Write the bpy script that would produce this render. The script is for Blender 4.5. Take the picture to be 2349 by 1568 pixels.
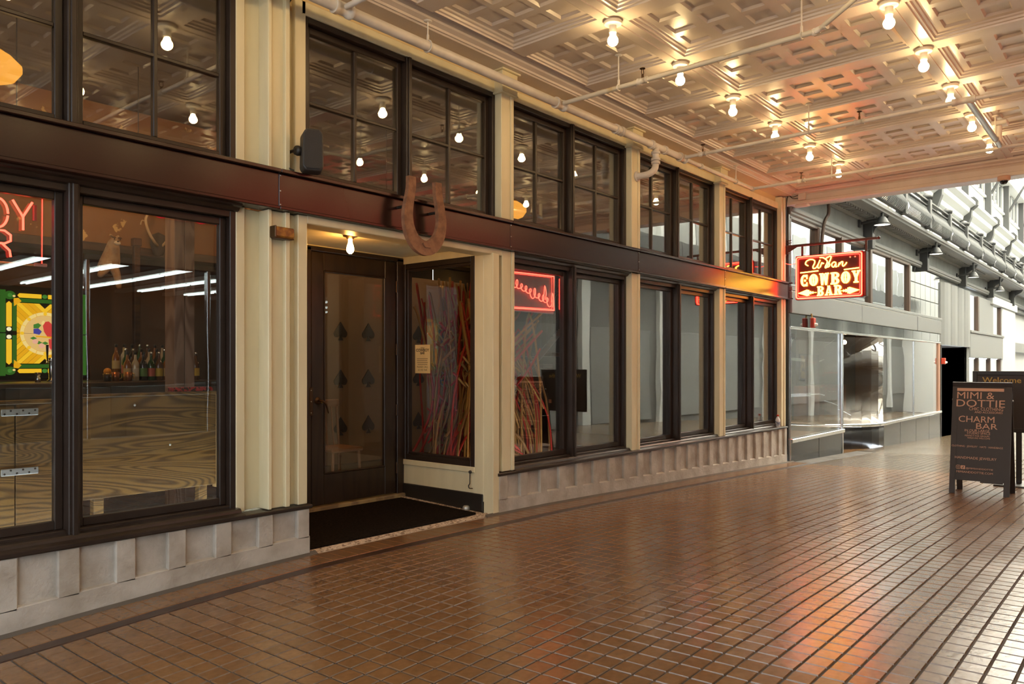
import bpy, bmesh, math, random
from mathutils import Vector, Matrix
random.seed(7)
PI = math.pi
for o in list(bpy.data.objects): bpy.data.objects.remove(o)
SC = bpy.context.scene
COL = SC.collection

# ------------------------------------------------------------------ camera, world, exposure
CAMX, CAMY, CAMZ = 0.0, -4.595, 1.345
HEAD = math.radians(40.06)
cd = bpy.data.cameras.new('camera'); cam = bpy.data.objects.new('camera', cd); COL.objects.link(cam)
cam.location = (CAMX, CAMY, CAMZ); cam.rotation_euler = (PI/2, 0, HEAD - PI/2)
cd.sensor_width = 36; cd.lens = 27.11; cd.shift_y = 53/2349; cd.clip_start = .05; cd.clip_end = 300
SC.camera = cam
world = bpy.data.worlds.new('sky'); SC.world = world; world.use_nodes = True
bg = world.node_tree.nodes['Background']; bg.inputs[0].default_value = (.86, .94, 1.0, 1); bg.inputs[1].default_value = 17.0
vs = SC.view_settings; vs.view_transform = 'Standard'; vs.look = 'None'; vs.exposure = 0.0; vs.gamma = 1; vs.use_curve_mapping = False
BULB_L = 96.0

# ------------------------------------------------------------------ helpers
class MB:
    def __init__(s): s.v = []; s.f = []; s.sm = []
    def add(s, vs, fs, sm=False):
        n = len(s.v); s.v += [tuple(p) for p in vs]
        for f in fs: s.f.append(tuple(i+n for i in f)); s.sm.append(sm)
        return s
    def quad(s, a, b, c, d): return s.add([a, b, c, d], [(0, 1, 2, 3)])
    def box(s, x0, x1, y0, y1, z0, z1):
        return s.add([(x, y, z) for z in (z0, z1) for y in (y0, y1) for x in (x0, x1)],
                     [(0,2,3,1), (4,5,7,6), (0,1,5,4), (2,6,7,3), (0,4,6,2), (1,3,7,5)])
    def cbox(s, x0, x1, y0, y1, z0, z1, c=.006):
        c = min(c, (x1-x0)*.45, (y1-y0)*.45, (z1-z0)*.45)
        V = []; idx = {}
        for i, X in enumerate((x0, x1)):
            for j, Y in enumerate((y0, y1)):
                for k, Z in enumerate((z0, z1)):
                    sx, sy, sz = (c, -c)[i], (c, -c)[j], (c, -c)[k]
                    idx[i,j,k,0] = len(V); V.append((X, Y+sy, Z+sz))
                    idx[i,j,k,1] = len(V); V.append((X+sx, Y, Z+sz))
                    idx[i,j,k,2] = len(V); V.append((X+sx, Y+sy, Z))
        F = []
        R = (0, 1)
        for i in R: F.append(tuple(idx[i,j,k,0] for j,k in ((0,0),(1,0),(1,1),(0,1))))
        for j in R: F.append(tuple(idx[i,j,k,1] for i,k in ((0,0),(1,0),(1,1),(0,1))))
        for k in R: F.append(tuple(idx[i,j,k,2] for i,j in ((0,0),(1,0),(1,1),(0,1))))
        for i in R:
            for j in R: F.append((idx[i,j,0,0], idx[i,j,1,0], idx[i,j,1,1], idx[i,j,0,1]))
        for i in R:
            for k in R: F.append((idx[i,0,k,0], idx[i,1,k,0], idx[i,1,k,2], idx[i,0,k,2]))
        for j in R:
            for k in R: F.append((idx[0,j,k,1], idx[1,j,k,1], idx[1,j,k,2], idx[0,j,k,2]))
        for i in R:
            for j in R:
                for k in R: F.append((idx[i,j,k,0], idx[i,j,k,1], idx[i,j,k,2]))
        return s.add(V, F)
    def cyl(s, p0, p1, r0, r1=None, n=12, caps=True): return s.tube([p0, p1], [r0, r0 if r1 is None else r1], n, caps)
    def tube(s, path, r, n=8, caps=True, closed=False):
        P = [Vector(p) for p in path]; m = len(P)
        rr = r if isinstance(r, (list, tuple)) else [r]*m
        V = []; up = None
        for i in range(m):
            if closed: t = (P[(i+1) % m]-P[i-1])
            else: t = P[min(i+1, m-1)]-P[max(i-1, 0)]
            if t.length < 1e-9: t = Vector((0, 0, 1))
            t.normalize()
            if up is None:
                up = Vector((0, 0, 1)) if abs(t.z) < .9 else Vector((1, 0, 0))
            a = (up - t*up.dot(t))
            if a.length < 1e-6: a = t.orthogonal()
            a.normalize(); b = t.cross(a); up = a
            for k in range(n):
                w = 2*PI*k/n; V.append(P[i]+a*(math.cos(w)*rr[i])+b*(math.sin(w)*rr[i]))
        F = []
        for i in range(m if closed else m-1):
            i2 = (i+1) % m
            for k in range(n): F.append((i*n+k, i*n+(k+1) % n, i2*n+(k+1) % n, i2*n+k))
        s.add(V, F, True)
        if caps and not closed:
            s.add(V[:n], [tuple(range(n))]); s.add(V[-n:], [tuple(range(n))])
        return s
    def lathe(s, prof, c=(0,0,0), n=16, axis='z', sm=True):
        V = []
        for r, h in prof:
            for k in range(n):
                w = 2*PI*k/n; a, b = r*math.cos(w), r*math.sin(w)
                V.append((c[0]+a, c[1]+b, c[2]+h) if axis == 'z' else (c[0]+a, c[1]+h, c[2]+b) if axis == 'y' else (c[0]+h, c[1]+a, c[2]+b))
        F = []
        for i in range(len(prof)-1):
            for k in range(n): F.append((i*n+k, i*n+(k+1) % n, (i+1)*n+(k+1) % n, (i+1)*n+k))
        return s.add(V, F, sm)
    def prism(s, outline, fn, a0, a1):
        """outline: list of (u,v); fn(u,v,a) -> xyz; solid between a0 and a1"""
        n = len(outline)
        V = [fn(u, v, a0) for u, v in outline]+[fn(u, v, a1) for u, v in outline]
        F = [tuple(range(n)), tuple(range(n, 2*n))]
        for i in range(n): F.append((i, (i+1) % n, n+(i+1) % n, n+i))
        return s.add(V, F)
    def build(s, name, m, parent=None, local=False, recalc=True):
        me = bpy.data.meshes.new(name); me.from_pydata(s.v, [], s.f)
        me.polygons.foreach_set('use_smooth', s.sm)
        if recalc:
            b = bmesh.new(); b.from_mesh(me); bmesh.ops.recalc_face_normals(b, faces=b.faces); b.to_mesh(me); b.free()
        me.materials.append(m); me.update()
        return link(bpy.data.objects.new(name, me), parent, local)

def link(o, parent=None, local=False):
    COL.objects.link(o)
    if parent is not None:
        o.parent = parent
        if not local: o.matrix_parent_inverse = Matrix.Translation(-abspos(parent))
    return o
def abspos(p):
    v = Vector(p.location)
    while p.parent is not None:
        v = v + p.matrix_parent_inverse.to_translation(); p = p.parent; v = v + Vector(p.location)
    return v
def thing(name, loc, label=None, cat=None, group=None, kind=None):
    o = bpy.data.objects.new(name, None); COL.objects.link(o); o.location = loc; o.empty_display_size = .1
    return tag(o, label, cat, group, kind)
def tag(o, label=None, cat=None, group=None, kind=None):
    if label: o['label'] = label
    if cat: o['category'] = cat
    if group: o['group'] = group
    if kind: o['kind'] = kind
    return o
def structure(o, label=None): return tag(o, label, None, None, 'structure')
def dup(o, loc, parent=None):
    c = o.copy(); COL.objects.link(c); c.parent = parent
    if loc is not None: c.location = loc
    for ch in list(o.children): dup(ch, None, c)
    return c
def text(body, size, fn, mat_, parent, name='lettering', depth=.002, xs=1.0, align='LEFT', off=0.0, label=None, space=1.0):
    """fn maps (u,v,w) of the flat text to world"""
    cu = bpy.data.curves.new('t', 'FONT'); cu.body = body; cu.size = size; cu.align_x = align; cu.extrude = depth/2; cu.offset = off; cu.space_character = space
    cu.resolution_u = 3
    o = bpy.data.objects.new('t', cu); COL.objects.link(o)
    me = bpy.data.meshes.new_from_object(o)
    bpy.data.objects.remove(o); bpy.data.curves.remove(cu)
    for v in me.vertices: v.co = Vector(fn(v.co.x*xs, v.co.y, v.co.z))
    me.materials.clear(); me.materials.append(mat_); me.name = name
    ob = link(bpy.data.objects.new(name, me), parent)
    if label: ob['label'] = label
    return ob
def clip(poly, a, b, c):          # keep a*u+b*v<=c
    out = []
    for i in range(len(poly)):
        p, q = poly[i], poly[(i+1) % len(poly)]
        dp, dq = a*p[0]+b*p[1]-c, a*q[0]+b*q[1]-c
        if dp <= 0: out.append(p)
        if dp*dq < 0:
            t = dp/(dp-dq); out.append((p[0]+(q[0]-p[0])*t, p[1]+(q[1]-p[1])*t))
    return out
def arc(cx, cz, rx, rz, a0, a1, n): return [(cx+rx*math.cos(math.radians(a0+(a1-a0)*i/n)), cz+rz*math.sin(math.radians(a0+(a1-a0)*i/n))) for i in range(n+1)]
def smooth_path(P, n=6):
    """Catmull-Rom through points"""
    P = [Vector(p) for p in P]; out = []
    for i in range(len(P)-1):
        p0 = P[max(i-1, 0)]; p1 = P[i]; p2 = P[i+1]; p3 = P[min(i+2, len(P)-1)]
        for k in range(n):
            t = k/n
            out.append(.5*((2*p1)+(p2-p0)*t+(2*p0-5*p1+4*p2-p3)*t*t+(-p0+3*p1-3*p2+p3)*t**3))
    out.append(P[-1]); return out

# ------------------------------------------------------------------ materials
def newmat(name):
    m = bpy.data.materials.new(name); m.use_nodes = True; nt = m.node_tree
    return m, nt, nt.nodes, nt.links, nt.nodes['Principled BSDF']
def mat(name, col, rough=.5, metal=0, spec=.5, col2=None, scale=4, mixc=(.4, .6), stretch=None, bump=None, bstr=.2, coat=0, rvar=0, detail=4):
    m, nt, N, L, p = newmat(name)
    p.inputs['Base Color'].default_value = (*col, 1); p.inputs['Roughness'].default_value = rough
    p.inputs['Metallic'].default_value = metal; p.inputs['Specular IOR Level'].default_value = spec
    p.inputs['Coat Weight'].default_value = coat; p.inputs['Coat Roughness'].default_value = .1
    if col2 or bump or rvar:
        g = N.new('ShaderNodeNewGeometry'); mp = N.new('ShaderNodeMapping'); L.new(g.outputs['Position'], mp.inputs[0])
        if stretch: mp.inputs['Scale'].default_value = stretch
    if col2 or rvar:
        t = N.new('ShaderNodeTexNoise'); t.inputs['Scale'].default_value = scale; t.inputs['Detail'].default_value = detail
        L.new(mp.outputs[0], t.inputs['Vector'])
        r = N.new('ShaderNodeMapRange'); r.inputs[1].default_value = mixc[0]; r.inputs[2].default_value = mixc[1]; L.new(t.outputs[0], r.inputs[0])
        if col2:
            x = N.new('ShaderNodeMix'); x.data_type = 'RGBA'; L.new(r.outputs[0], x.inputs[0])
            x.inputs[6].default_value = (*col, 1); x.inputs[7].default_value = (*col2, 1); L.new(x.outputs[2], p.inputs['Base Color'])
        if rvar:
            q = N.new('ShaderNodeMapRange'); q.inputs[3].default_value = rough; q.inputs[4].default_value = rough+rvar
            L.new(r.outputs[0], q.inputs[0]); L.new(q.outputs[0], p.inputs['Roughness'])
    if bump:
        t2 = N.new('ShaderNodeTexNoise'); t2.inputs['Scale'].default_value = bump; t2.inputs['Detail'].default_value = 5; L.new(mp.outputs[0], t2.inputs['Vector'])
        b = N.new('ShaderNodeBump'); b.inputs['Strength'].default_value = bstr; b.inputs['Distance'].default_value = .02
        L.new(t2.outputs[0], b.inputs['Height']); L.new(b.outputs[0], p.inputs['Normal'])
    return m
def emit(name, col, s, sample=True):
    m = bpy.data.materials.new(name); m.use_nodes = True; nt = m.node_tree; nt.nodes.clear()
    if not sample: m.cycles.emission_sampling = 'NONE'
    e = nt.nodes.new('ShaderNodeEmission'); e.inputs[0].default_value = (*col, 1); e.inputs[1].default_value = s
    o = nt.nodes.new('ShaderNodeOutputMaterial'); nt.links.new(e.outputs[0], o.inputs[0]); return m
def glass(name, tint=(.9, .92, .9), base=.05, power=4.0, wave=0.0, wscale=1.5, refl=(1, 1, 1)):
    m = bpy.data.materials.new(name); m.use_nodes = True; nt = m.node_tree; N = nt.nodes; L = nt.links; N.clear()
    out = N.new('ShaderNodeOutputMaterial'); mx = N.new('ShaderNodeMixShader'); tr = N.new('ShaderNodeBsdfTransparent'); gl = N.new('ShaderNodeBsdfGlossy')
    tr.inputs[0].default_value = (*tint, 1); gl.inputs['Color'].default_value = (*refl, 1); gl.inputs['Roughness'].default_value = 0.0
    lw = N.new('ShaderNodeLayerWeight'); lw.inputs[0].default_value = .5
    pw = N.new('ShaderNodeMath'); pw.operation = 'POWER'; pw.inputs[1].default_value = power; L.new(lw.outputs['Facing'], pw.inputs[0])
    ma = N.new('ShaderNodeMath'); ma.operation = 'MULTIPLY_ADD'; ma.inputs[1].default_value = 1-base; ma.inputs[2].default_value = base; L.new(pw.outputs[0], ma.inputs[0])
    L.new(ma.outputs[0], mx.inputs[0]); L.new(tr.outputs[0], mx.inputs[1]); L.new(gl.outputs[0], mx.inputs[2]); L.new(mx.outputs[0], out.inputs[0])
    if wave:
        g = N.new('ShaderNodeNewGeometry'); t = N.new('ShaderNodeTexNoise'); t.inputs['Scale'].default_value = wscale; t.inputs['Detail'].default_value = 1
        L.new(g.outputs['Position'], t.inputs['Vector']); b = N.new('ShaderNodeBump'); b.inputs['Strength'].default_value = wave; b.inputs['Distance'].default_value = .05
        L.new(t.outputs[0], b.inputs['Height']); L.new(b.outputs[0], gl.inputs['Normal'])
    return m
def tile_mat(name='quarry_tile', k=(1, 1, 1)):
    m, nt, N, L, p = newmat(name)
    g = N.new('ShaderNodeNewGeometry'); sx = N.new('ShaderNodeSeparateXYZ'); L.new(g.outputs['Position'], sx.inputs[0])
    cm = N.new('ShaderNodeCombineXYZ')
    for ax, (o_, pt) in enumerate(((TX0, TPX), (TY0, TPY))):
        a = N.new('ShaderNodeMath'); a.operation = 'SUBTRACT'; a.inputs[1].default_value = o_; L.new(sx.outputs[ax], a.inputs[0])
        d = N.new('ShaderNodeMath'); d.operation = 'DIVIDE'; d.inputs[1].default_value = pt; L.new(a.outputs[0], d.inputs[0])
        f = N.new('ShaderNodeMath'); f.operation = 'FLOOR'; L.new(d.outputs[0], f.inputs[0]); L.new(f.outputs[0], cm.inputs[ax])
    w = N.new('ShaderNodeTexWhiteNoise'); w.noise_dimensions = '3D'; L.new(cm.outputs[0], w.inputs[0])
    r = N.new('ShaderNodeValToRGB'); e = r.color_ramp.elements
    e[0].position = 0; e[0].color = (.200, .103, .043, 1); e[1].position = 1; e[1].color = (.262, .139, .060, 1)
    e.new(.5).color = (.232, .121, .051, 1); e.new(.8).color = (.218, .112, .046, 1)
    L.new(w.outputs['Value'], r.inputs[0])
    t = N.new('ShaderNodeTexNoise'); t.inputs['Scale'].default_value = 30; t.inputs['Detail'].default_value = 5; L.new(g.outputs['Position'], t.inputs['Vector'])
    x = N.new('ShaderNodeMix'); x.data_type = 'RGBA'; x.blend_type = 'MULTIPLY'; x.inputs[0].default_value = .5
    L.new(r.outputs[0], x.inputs[6]); L.new(t.outputs[0], x.inputs[7])
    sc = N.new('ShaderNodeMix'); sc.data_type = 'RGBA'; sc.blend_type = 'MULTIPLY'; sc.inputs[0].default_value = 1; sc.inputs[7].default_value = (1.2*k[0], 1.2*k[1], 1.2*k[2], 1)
    L.new(x.outputs[2], sc.inputs[6]); L.new(sc.outputs[2], p.inputs['Base Color'])
    t3 = N.new('ShaderNodeTexNoise'); t3.inputs['Scale'].default_value = 1.3; t3.inputs['Detail'].default_value = 3; L.new(g.outputs['Position'], t3.inputs['Vector'])
    q = N.new('ShaderNodeMapRange'); q.inputs[1].default_value = .3; q.inputs[2].default_value = .7; q.inputs[3].default_value = .20; q.inputs[4].default_value = .26; L.new(t3.outputs[0], q.inputs[0]); L.new(q.outputs[0], p.inputs['Roughness'])
    p.inputs['Specular IOR Level'].default_value = .80
    b = N.new('ShaderNodeBump'); b.inputs['Strength'].default_value = .10; b.inputs['Distance'].default_value = .01; L.new(t.outputs[0], b.inputs['Height']); L.new(b.outputs[0], p.inputs['Normal'])
    return m
def wood_mat(name, c1, c2, scale=7, axis='x', rough=.45):
    m, nt, N, L, p = newmat(name); p.inputs['Roughness'].default_value = rough
    g = N.new('ShaderNodeNewGeometry'); mp = N.new('ShaderNodeMapping'); L.new(g.outputs['Position'], mp.inputs[0])
    mp.inputs['Scale'].default_value = {'x': (.32, 1, 1.9), 'z': (1.9, 1, .32), 'y': (1.9, .32, 1)}[axis]
    t = N.new('ShaderNodeTexNoise'); t.inputs['Scale'].default_value = 2.0; t.inputs['Detail'].default_value = 2; t.inputs['Distortion'].default_value = .6; L.new(mp.outputs[0], t.inputs['Vector'])
    k = N.new('ShaderNodeMath'); k.operation = 'MULTIPLY'; k.inputs[1].default_value = scale*9; L.new(t.outputs[0], k.inputs[0])
    s = N.new('ShaderNodeMath'); s.operation = 'SINE'; L.new(k.outputs[0], s.inputs[0])
    mr = N.new('ShaderNodeMapRange'); mr.inputs[1].default_value = -1; mr.inputs[2].default_value = .6; L.new(s.outputs[0], mr.inputs[0])
    x = N.new('ShaderNodeMix'); x.data_type = 'RGBA'; L.new(mr.outputs[0], x.inputs[0]); x.inputs[6].default_value = (*c1, 1); x.inputs[7].default_value = (*c2, 1)
    L.new(x.outputs[2], p.inputs['Base Color']); return m

TX0, TPX = 1.39, .109
TY0, TPY = -.385, .1045
M_tile = tile_mat()
M_tile_far = tile_mat('glare_tinted_tile', (.55, .75, 1.05))  # grey-blue glare on the arcade floor mixed into the tile colour
M_grout = mat('grout', (.085, .074, .064), .8, col2=(.13, .118, .105), scale=3)
M_strip = mat('dark_strip_tile', (.055, .028, .018), .35, col2=(.04, .02, .014), scale=6)
M_cream = mat('cream_paint', (.75, .68, .46), .38, col2=(.70, .63, .42), scale=2.5, stretch=(3, 3, .5))
M_tan = mat('buff_paint', (.70, .55, .30), .5)
M_brown = mat('dark_brown_paint', (.024, .015, .011), .34, spec=.4, col2=(.032, .021, .016), scale=3)
M_band = mat('fascia_paint', (.028, .011, .009), .22, spec=.5)
M_stone = mat('cast_stone', (.50, .47, .42), .85, col2=(.33, .29, .24), scale=5, mixc=(.35, .72), bump=35, bstr=.35)
M_ceil = mat('ceiling_paint', (.62, .54, .49), .30, spec=.5, col2=(.58, .50, .45), scale=3, bump=60, bstr=.06)
M_pipe = mat('pipe_paint', (.70, .66, .62), .42, col2=(.62, .58, .53), scale=6)
M_pipe_old = mat('worn_pipe_paint', (.62, .58, .50), .5, col2=(.50, .36, .16), scale=5, mixc=(.55, .7))
M_white = mat('white_enamel', (.80, .77, .70), .35)
M_bulb = emit('bulb_glow', (1.0, .69, .31), BULB_L)
M_fil = emit('filament_bulb_glow', (1.0, .48, .12), 135)
M_glass = glass('window_glass', (.93, .94, .92), .095, 3.0, wave=.024, wscale=1.6)
M_doorglass = glass('door_glass', (.92, .92, .88), .04, 4.0, wave=.01)
M_black = mat('black_paint', (.018, .015, .013), .45)
M_blackplastic = mat('charcoal_plastic', (.045, .042, .040), .42)
M_dkwood = wood_mat('dark_stained_door_wood', (.022, .013, .009), (.034, .020, .013), 4, 'z', .35)
M_mat = mat('coir_mat', (.012, .009, .007), 1.0, spec=.05, col2=(.022, .016, .012), scale=60, bump=220, bstr=.8)
M_thresh = mat('mosaic_border', (.46, .36, .27), .6, col2=(.36, .27, .2), scale=20)
M_rust = mat('rusted_iron', (.30, .145, .080), .8, metal=0, col2=(.20, .095, .055), scale=14, bump=60, bstr=.35)
M_bronze = mat('bronze', (.10, .06, .035), .35, metal=.9)
M_brass = mat('brass', (.55, .36, .12), .3, metal=.9)
M_chrome = mat('chrome', (.80, .82, .82), .16, metal=1)
M_steel = mat('galvanised_steel', (.50, .53, .53), .4, metal=.6)
M_amber = mat('amber_lens', (.40, .19, .03), .25, col2=(.20, .08, .02), scale=18)
M_red_tube = emit('red_neon', (1.0, .03, .018), 9, False)
M_redcore = emit('red_neon_core', (1.0, .014, .007), 52)
M_winneon = emit('window_neon_core', (1.0, .055, .032), 9, False)
M_yel = emit('amber_neon', (1.0, .50, .052), 14)
M_signred = mat('sign_cabinet_red', (.10, .008, .004), .28, spec=.6)
M_signface = mat('sign_face', (.085, .008, .004), .35)

def zw(x):
    P = [(-8, -.20), (-2, -.16), (0, -.135), (1.35, -.07), (1.89, -.041), (2.58, -.01), (3.25, .008), (4.3, .004), (5.28, -.010), (6.03, -.022), (9.98, -.140), (12.31, -.222), (15.1, -.315), (23.7, -.61), (60, -1.86)]
    for (a, b), (c, d) in zip(P, P[1:]):
        if x <= c: return b+(d-b)*max(0, (x-a))/(c-a)
    return P[-1][1]
CS = .016
def zf(x, y): return zw(x)-CS*min(y, 0)
def project(x, y, z):
    S, C = math.sin(HEAD), math.cos(HEAD); dx, dy, dz = x-CAMX, y-CAMY, z-CAMZ
    dep = dx*C+dy*S; r = dx*S-dy*C
    if dep < .2: return None
    return 1174.5+1769*r/dep, 837-1769*dz/dep, dep
def in_frame(q, mg=0): return q is not None and -mg < q[0] < 2349+mg and -mg < q[1] < 1568+mg

# ================================================================== FLOOR
def build_floor():
    fl = MB()
    xs = sorted(set([-8+.5*i for i in range(34)]+[9+1.0*i for i in range(45)]+[1.35, 1.89, 2.58, 3.25, 4.3, 5.28, 6.03, 9.98, 12.31, 15.1, 23.7]))
    ys = [-7.2, -6, -5, -4, -3, -2, -1, 0]
    for a, b in zip(xs, xs[1:]):
        for c, d in zip(ys, ys[1:]):
            fl.quad((a, c, zf(a, c)-.005), (b, c, zf(b, c)-.005), (b, d, zf(b, d)-.005), (a, d, zf(a, d)-.005))
    floor = structure(fl.build('floor', M_grout), 'brown quarry tile pavement of the covered passage')
    # tiles: the 300 that show largest are parts, the rest one joined part
    cells = []
    for i in range(-26, 150):
        for j in range(0, 60):
            xa = TX0+i*TPX; yb = TY0-j*TPY
            if yb-TPY < -6.4: continue
            cells.append((xa, yb))
    def area(c):
        q = [project(c[0]+dx*TPX, c[1]-dy*TPY, zf(c[0], c[1])) for dx, dy in ((0,0),(1,0),(1,1),(0,1))]
        if not all(in_frame(k) for k in q): return 0
        return .5*abs(sum(q[k][0]*q[(k+1) % 4][1]-q[(k+1) % 4][0]*q[k][1] for k in range(4)))
    sc = sorted(((area(c), c) for c in cells), reverse=True)
    big = [c for a, c in sc[:300]]; bigset = set(big)
    g = .0052; bv = .0022
    def tile_geo(w, d):
        top = [(-w/2+g+bv, -d/2+g+bv, .002), (w/2-g-bv, -d/2+g+bv, .002), (w/2-g-bv, d/2-g-bv, .002), (-w/2+g+bv, d/2-g-bv, .002)]
        low = [(-w/2+g, -d/2+g, -.0035), (w/2-g, -d/2+g, -.0035), (w/2-g, d/2-g, -.0035), (-w/2+g, d/2-g, -.0035)]
        return top+low, [(0,1,2,3), (4,5,1,0), (5,6,2,1), (6,7,3,2), (7,4,0,3)]
    V, F = tile_geo(TPX, TPY)
    first = None
    rnd = random.Random(3)
    def pose(c):
        cx, cy = c[0]+TPX/2, c[1]-TPY/2
        sx = (zf(cx+.05, cy)-zf(cx-.05, cy))/.1; sy = (zf(cx, cy+.05)-zf(cx, cy-.05))/.1
        return cx, cy, zf(cx, cy)+rnd.uniform(-.0006, .0006), sx+rnd.gauss(0, .0016), sy+rnd.gauss(0, .0016)
    for c in big:
        cx, cy, cz, sx, sy = pose(c)
        if first is None:
            first = MB().add(V, F).build('tile', M_tile, floor); o = first
        else:
            o = bpy.data.objects.new('tile', first.data); link(o, floor)
        o.location = (cx, cy, cz); o.rotation_euler = (math.atan(sy), -math.atan(sx), 0)
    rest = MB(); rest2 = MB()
    for a, c in sc[300:]:
        cx, cy, cz, sx, sy = pose(c)
        if cx < -1.4 or cx > 16.2: continue
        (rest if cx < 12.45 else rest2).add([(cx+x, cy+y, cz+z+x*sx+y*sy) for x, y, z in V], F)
    tag(rest.build('tile_field', M_tile, floor, recalc=False), None, None, None, 'stuff')
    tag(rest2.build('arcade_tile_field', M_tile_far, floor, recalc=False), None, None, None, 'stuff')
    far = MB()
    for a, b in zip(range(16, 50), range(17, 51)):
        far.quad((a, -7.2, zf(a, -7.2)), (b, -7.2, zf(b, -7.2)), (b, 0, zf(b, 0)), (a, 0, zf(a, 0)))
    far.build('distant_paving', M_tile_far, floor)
    # border along the wall: row of long tiles, one dark strip
    def slab(x0, x1, y0, y1, h=.0025, gp=.004):
        m = MB(); x0 += gp; x1 -= gp
        m.add([(x0, y0, zf(x0, y0)+h), (x1, y0, zf(x1, y0)+h), (x1, y1, zf(x1, y1)+h), (x0, y1, zf(x0, y1)+h),
               (x0-.003, y0-.003, zf(x0, y0)-.004), (x1+.003, y0-.003, zf(x1, y0)-.004), (x1+.003, y1+.003, zf(x1, y1)-.004), (x0-.003, y1+.003, zf(x0, y1)-.004)],
              [(0,1,2,3), (4,5,1,0), (5,6,2,1), (6,7,3,2), (7,4,0,3)])
        return m
    joined = MB()
    for i in range(-20, 102):
        xa = TX0+i*TPX
        if 0 <= i < 60: slab(xa, xa+TPX, -.272, -.034).build('border_tile', M_tile, floor)
        else:
            q = slab(xa, xa+TPX, -.272, -.034); joined.add(q.v, q.f)
    joined.build('border_tile_row', M_tile, floor)
    for i in range(-3, 14):
        slab(TX0+i*.872, TX0+(i+1)*.872, -.372, -.284, gp=.001).build('strip_tile', M_strip, floor)
    # dark mortar fillet at the foot of the wall
    f = MB()
    X = [-1.5+.3*i for i in range(48)]
    for a, b in zip(X, X[1:]):
        if a > 3.1 and b < 5.35: continue
        f.add([(a, -.034, zf(a, 0)), (b, -.034, zf(b, 0)), (b, .01, zf(b, 0)+.022), (a, .01, zf(a, 0)+.022)], [(0, 1, 2, 3)])
    f.build('mortar_fillet', mat('dark_mortar', (.10, .085, .07), .9), floor)
    return floor
build_floor()

# ================================================================== FACADE
BAYS = [(5.50, 7.618), (7.782, 9.905), (10.084, 12.19)]
def build_plinth():
    t = structure(thing('trim_1', (6, 0, 0)), 'fluted cast stone plinth below the shop windows')
    for (a, b) in ((-1.2, 3.247), (5.283, 12.335)):
        n = max(2, int((b-a)/.25)); X = [a+(b-a)*i/n for i in range(n+1)]
        m = MB()
        for i in range(n):        # recessed back slab, top to pavement
            p, q = X[i], X[i+1]
            m.add([(p, .030, zw(p)-.02), (q, .030, zw(q)-.02), (q, .030, .338), (p, .030, .338)], [(0, 1, 2, 3)])
        m.build('plinth_back', M_stone, t)
        m = MB()
        for i in range(n):        # plain base course
            p, q = X[i], X[i+1]
            zt0, zt1 = zw(p)+.135, zw(q)+.135
            m.add([(p, 0, zw(p)-.02), (q, 0, zw(q)-.02), (q, 0, zt1-.004), (p, 0, zt0-.004), (p, .006, zt0), (q, .006, zt1), (q, .03, zt1+.006), (p, .03, zt0+.006)],
                  [(0,1,2,3), (3,2,5,4), (4,5,6,7)])
        m.build('base_course', M_stone, t)
        # piers between the recesses
        x = a if a > 0 else 1.317-.305*9
        first = True
        while x < b-.03:
            x1 = min(x+.115, b)
            if a > 0 and first: x1 = x+.125
            first = False
            if x >= a-.001:
                zb = zw((x+x1)/2)+.12
                MB().cbox(x, x1, .0, .045, zb, .338, .007).build('stone_pier', M_stone, t)
            x += .305
        if x1 < b-.02: MB().cbox(b-.085, b, .0, .045, zw(b)+.12, .338, .007).build('stone_pier', M_stone, t)
    # end return beside the entrance
    for xe in (3.247, 5.283):
        s = -1 if xe < 4 else 1
        m = MB(); m.cbox(min(xe-s*.0005, xe+s*.07), max(xe-s*.0005, xe+s*.07), .012, .135, -.02, .337, .006); m.build('plinth_return', M_stone, t)
    MB().cbox(12.24, 12.335, .001, .25, -.26, .338, .006).build('plinth_return', M_stone, t)
    # dark sill moulding
    prof = [(.14, .392), (.10, .400), (.055, .398), (.045, .388), (.040, .374), (-.004, .366), (-.012, .360), (-.012, .344), (-.006, .336), (.14, .336)]
    for (a, b) in ((-1.2, 2.745), (5.515, 12.19)):
        MB().prism(prof, lambda u, v, x: (x, u, v), a, b).build('sill', M_brown, t)
    flat = [(.14, .362), (-.006, .362), (-.012, .356), (-.012, .344), (-.006, .336), (.14, .336)]
    for (a, b) in ((2.745, 3.262), (5.27, 5.515), (12.19, 12.345)):
        MB().prism(flat, lambda u, v, x: (x, u, v), a, b).build('sill', M_brown, t)
build_plinth()

def build_band():
    t = structure(thing('trim_2', (6, 0, 2.5)), 'dark painted fascia band running between lower and upper windows')
    J = [-1.2, 2.99, 5.425, 7.70, 9.995, 12.345]
    for a, b in zip(J, J[1:]):
        MB().cbox(a+.001, b-.001, -.012, .09, 2.424, 2.648, .004).build('fascia_panel', M_band, t)
        MB().cbox(a+.0005, b-.0005, -.048, .20, 2.648, 2.674, .004).build('top_ledge', M_band, t)
        MB().cbox(a+.0005, b-.0005, -.030, .12, 2.402, 2.424, .004).build('bottom_lip', M_band, t)
    MB().cbox(12.345, 12.40, -.075, .20, 2.648, 2.672, .003).build('end_cap', M_band, t)
    MB().cbox(12.345, 12.40, -.075, .12, 2.402, 2.424, .003).build('end_cap', M_band, t)
    for x in J[1:5]:
        for z in (2.635, 2.53, 2.437):
            MB().lathe([(0, -.003), (.004, -.0025), (.005, 0)], (x+.012, -.0125, z), 6, 'y').build('rivet', M_steel, t)
    # head moulding above lower windows
    for (a, b) in ((-1.2, 2.745), (5.515, 12.19)):
        MB().prism([(.20, 2.402), (.03, 2.402), (.035, 2.392), (.06, 2.384), (.075, 2.366), (.09, 2.360), (.20, 2.360)], lambda u, v, x: (x, u, v), a, b).build('head_moulding', M_brown, t)
build_band()

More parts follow.
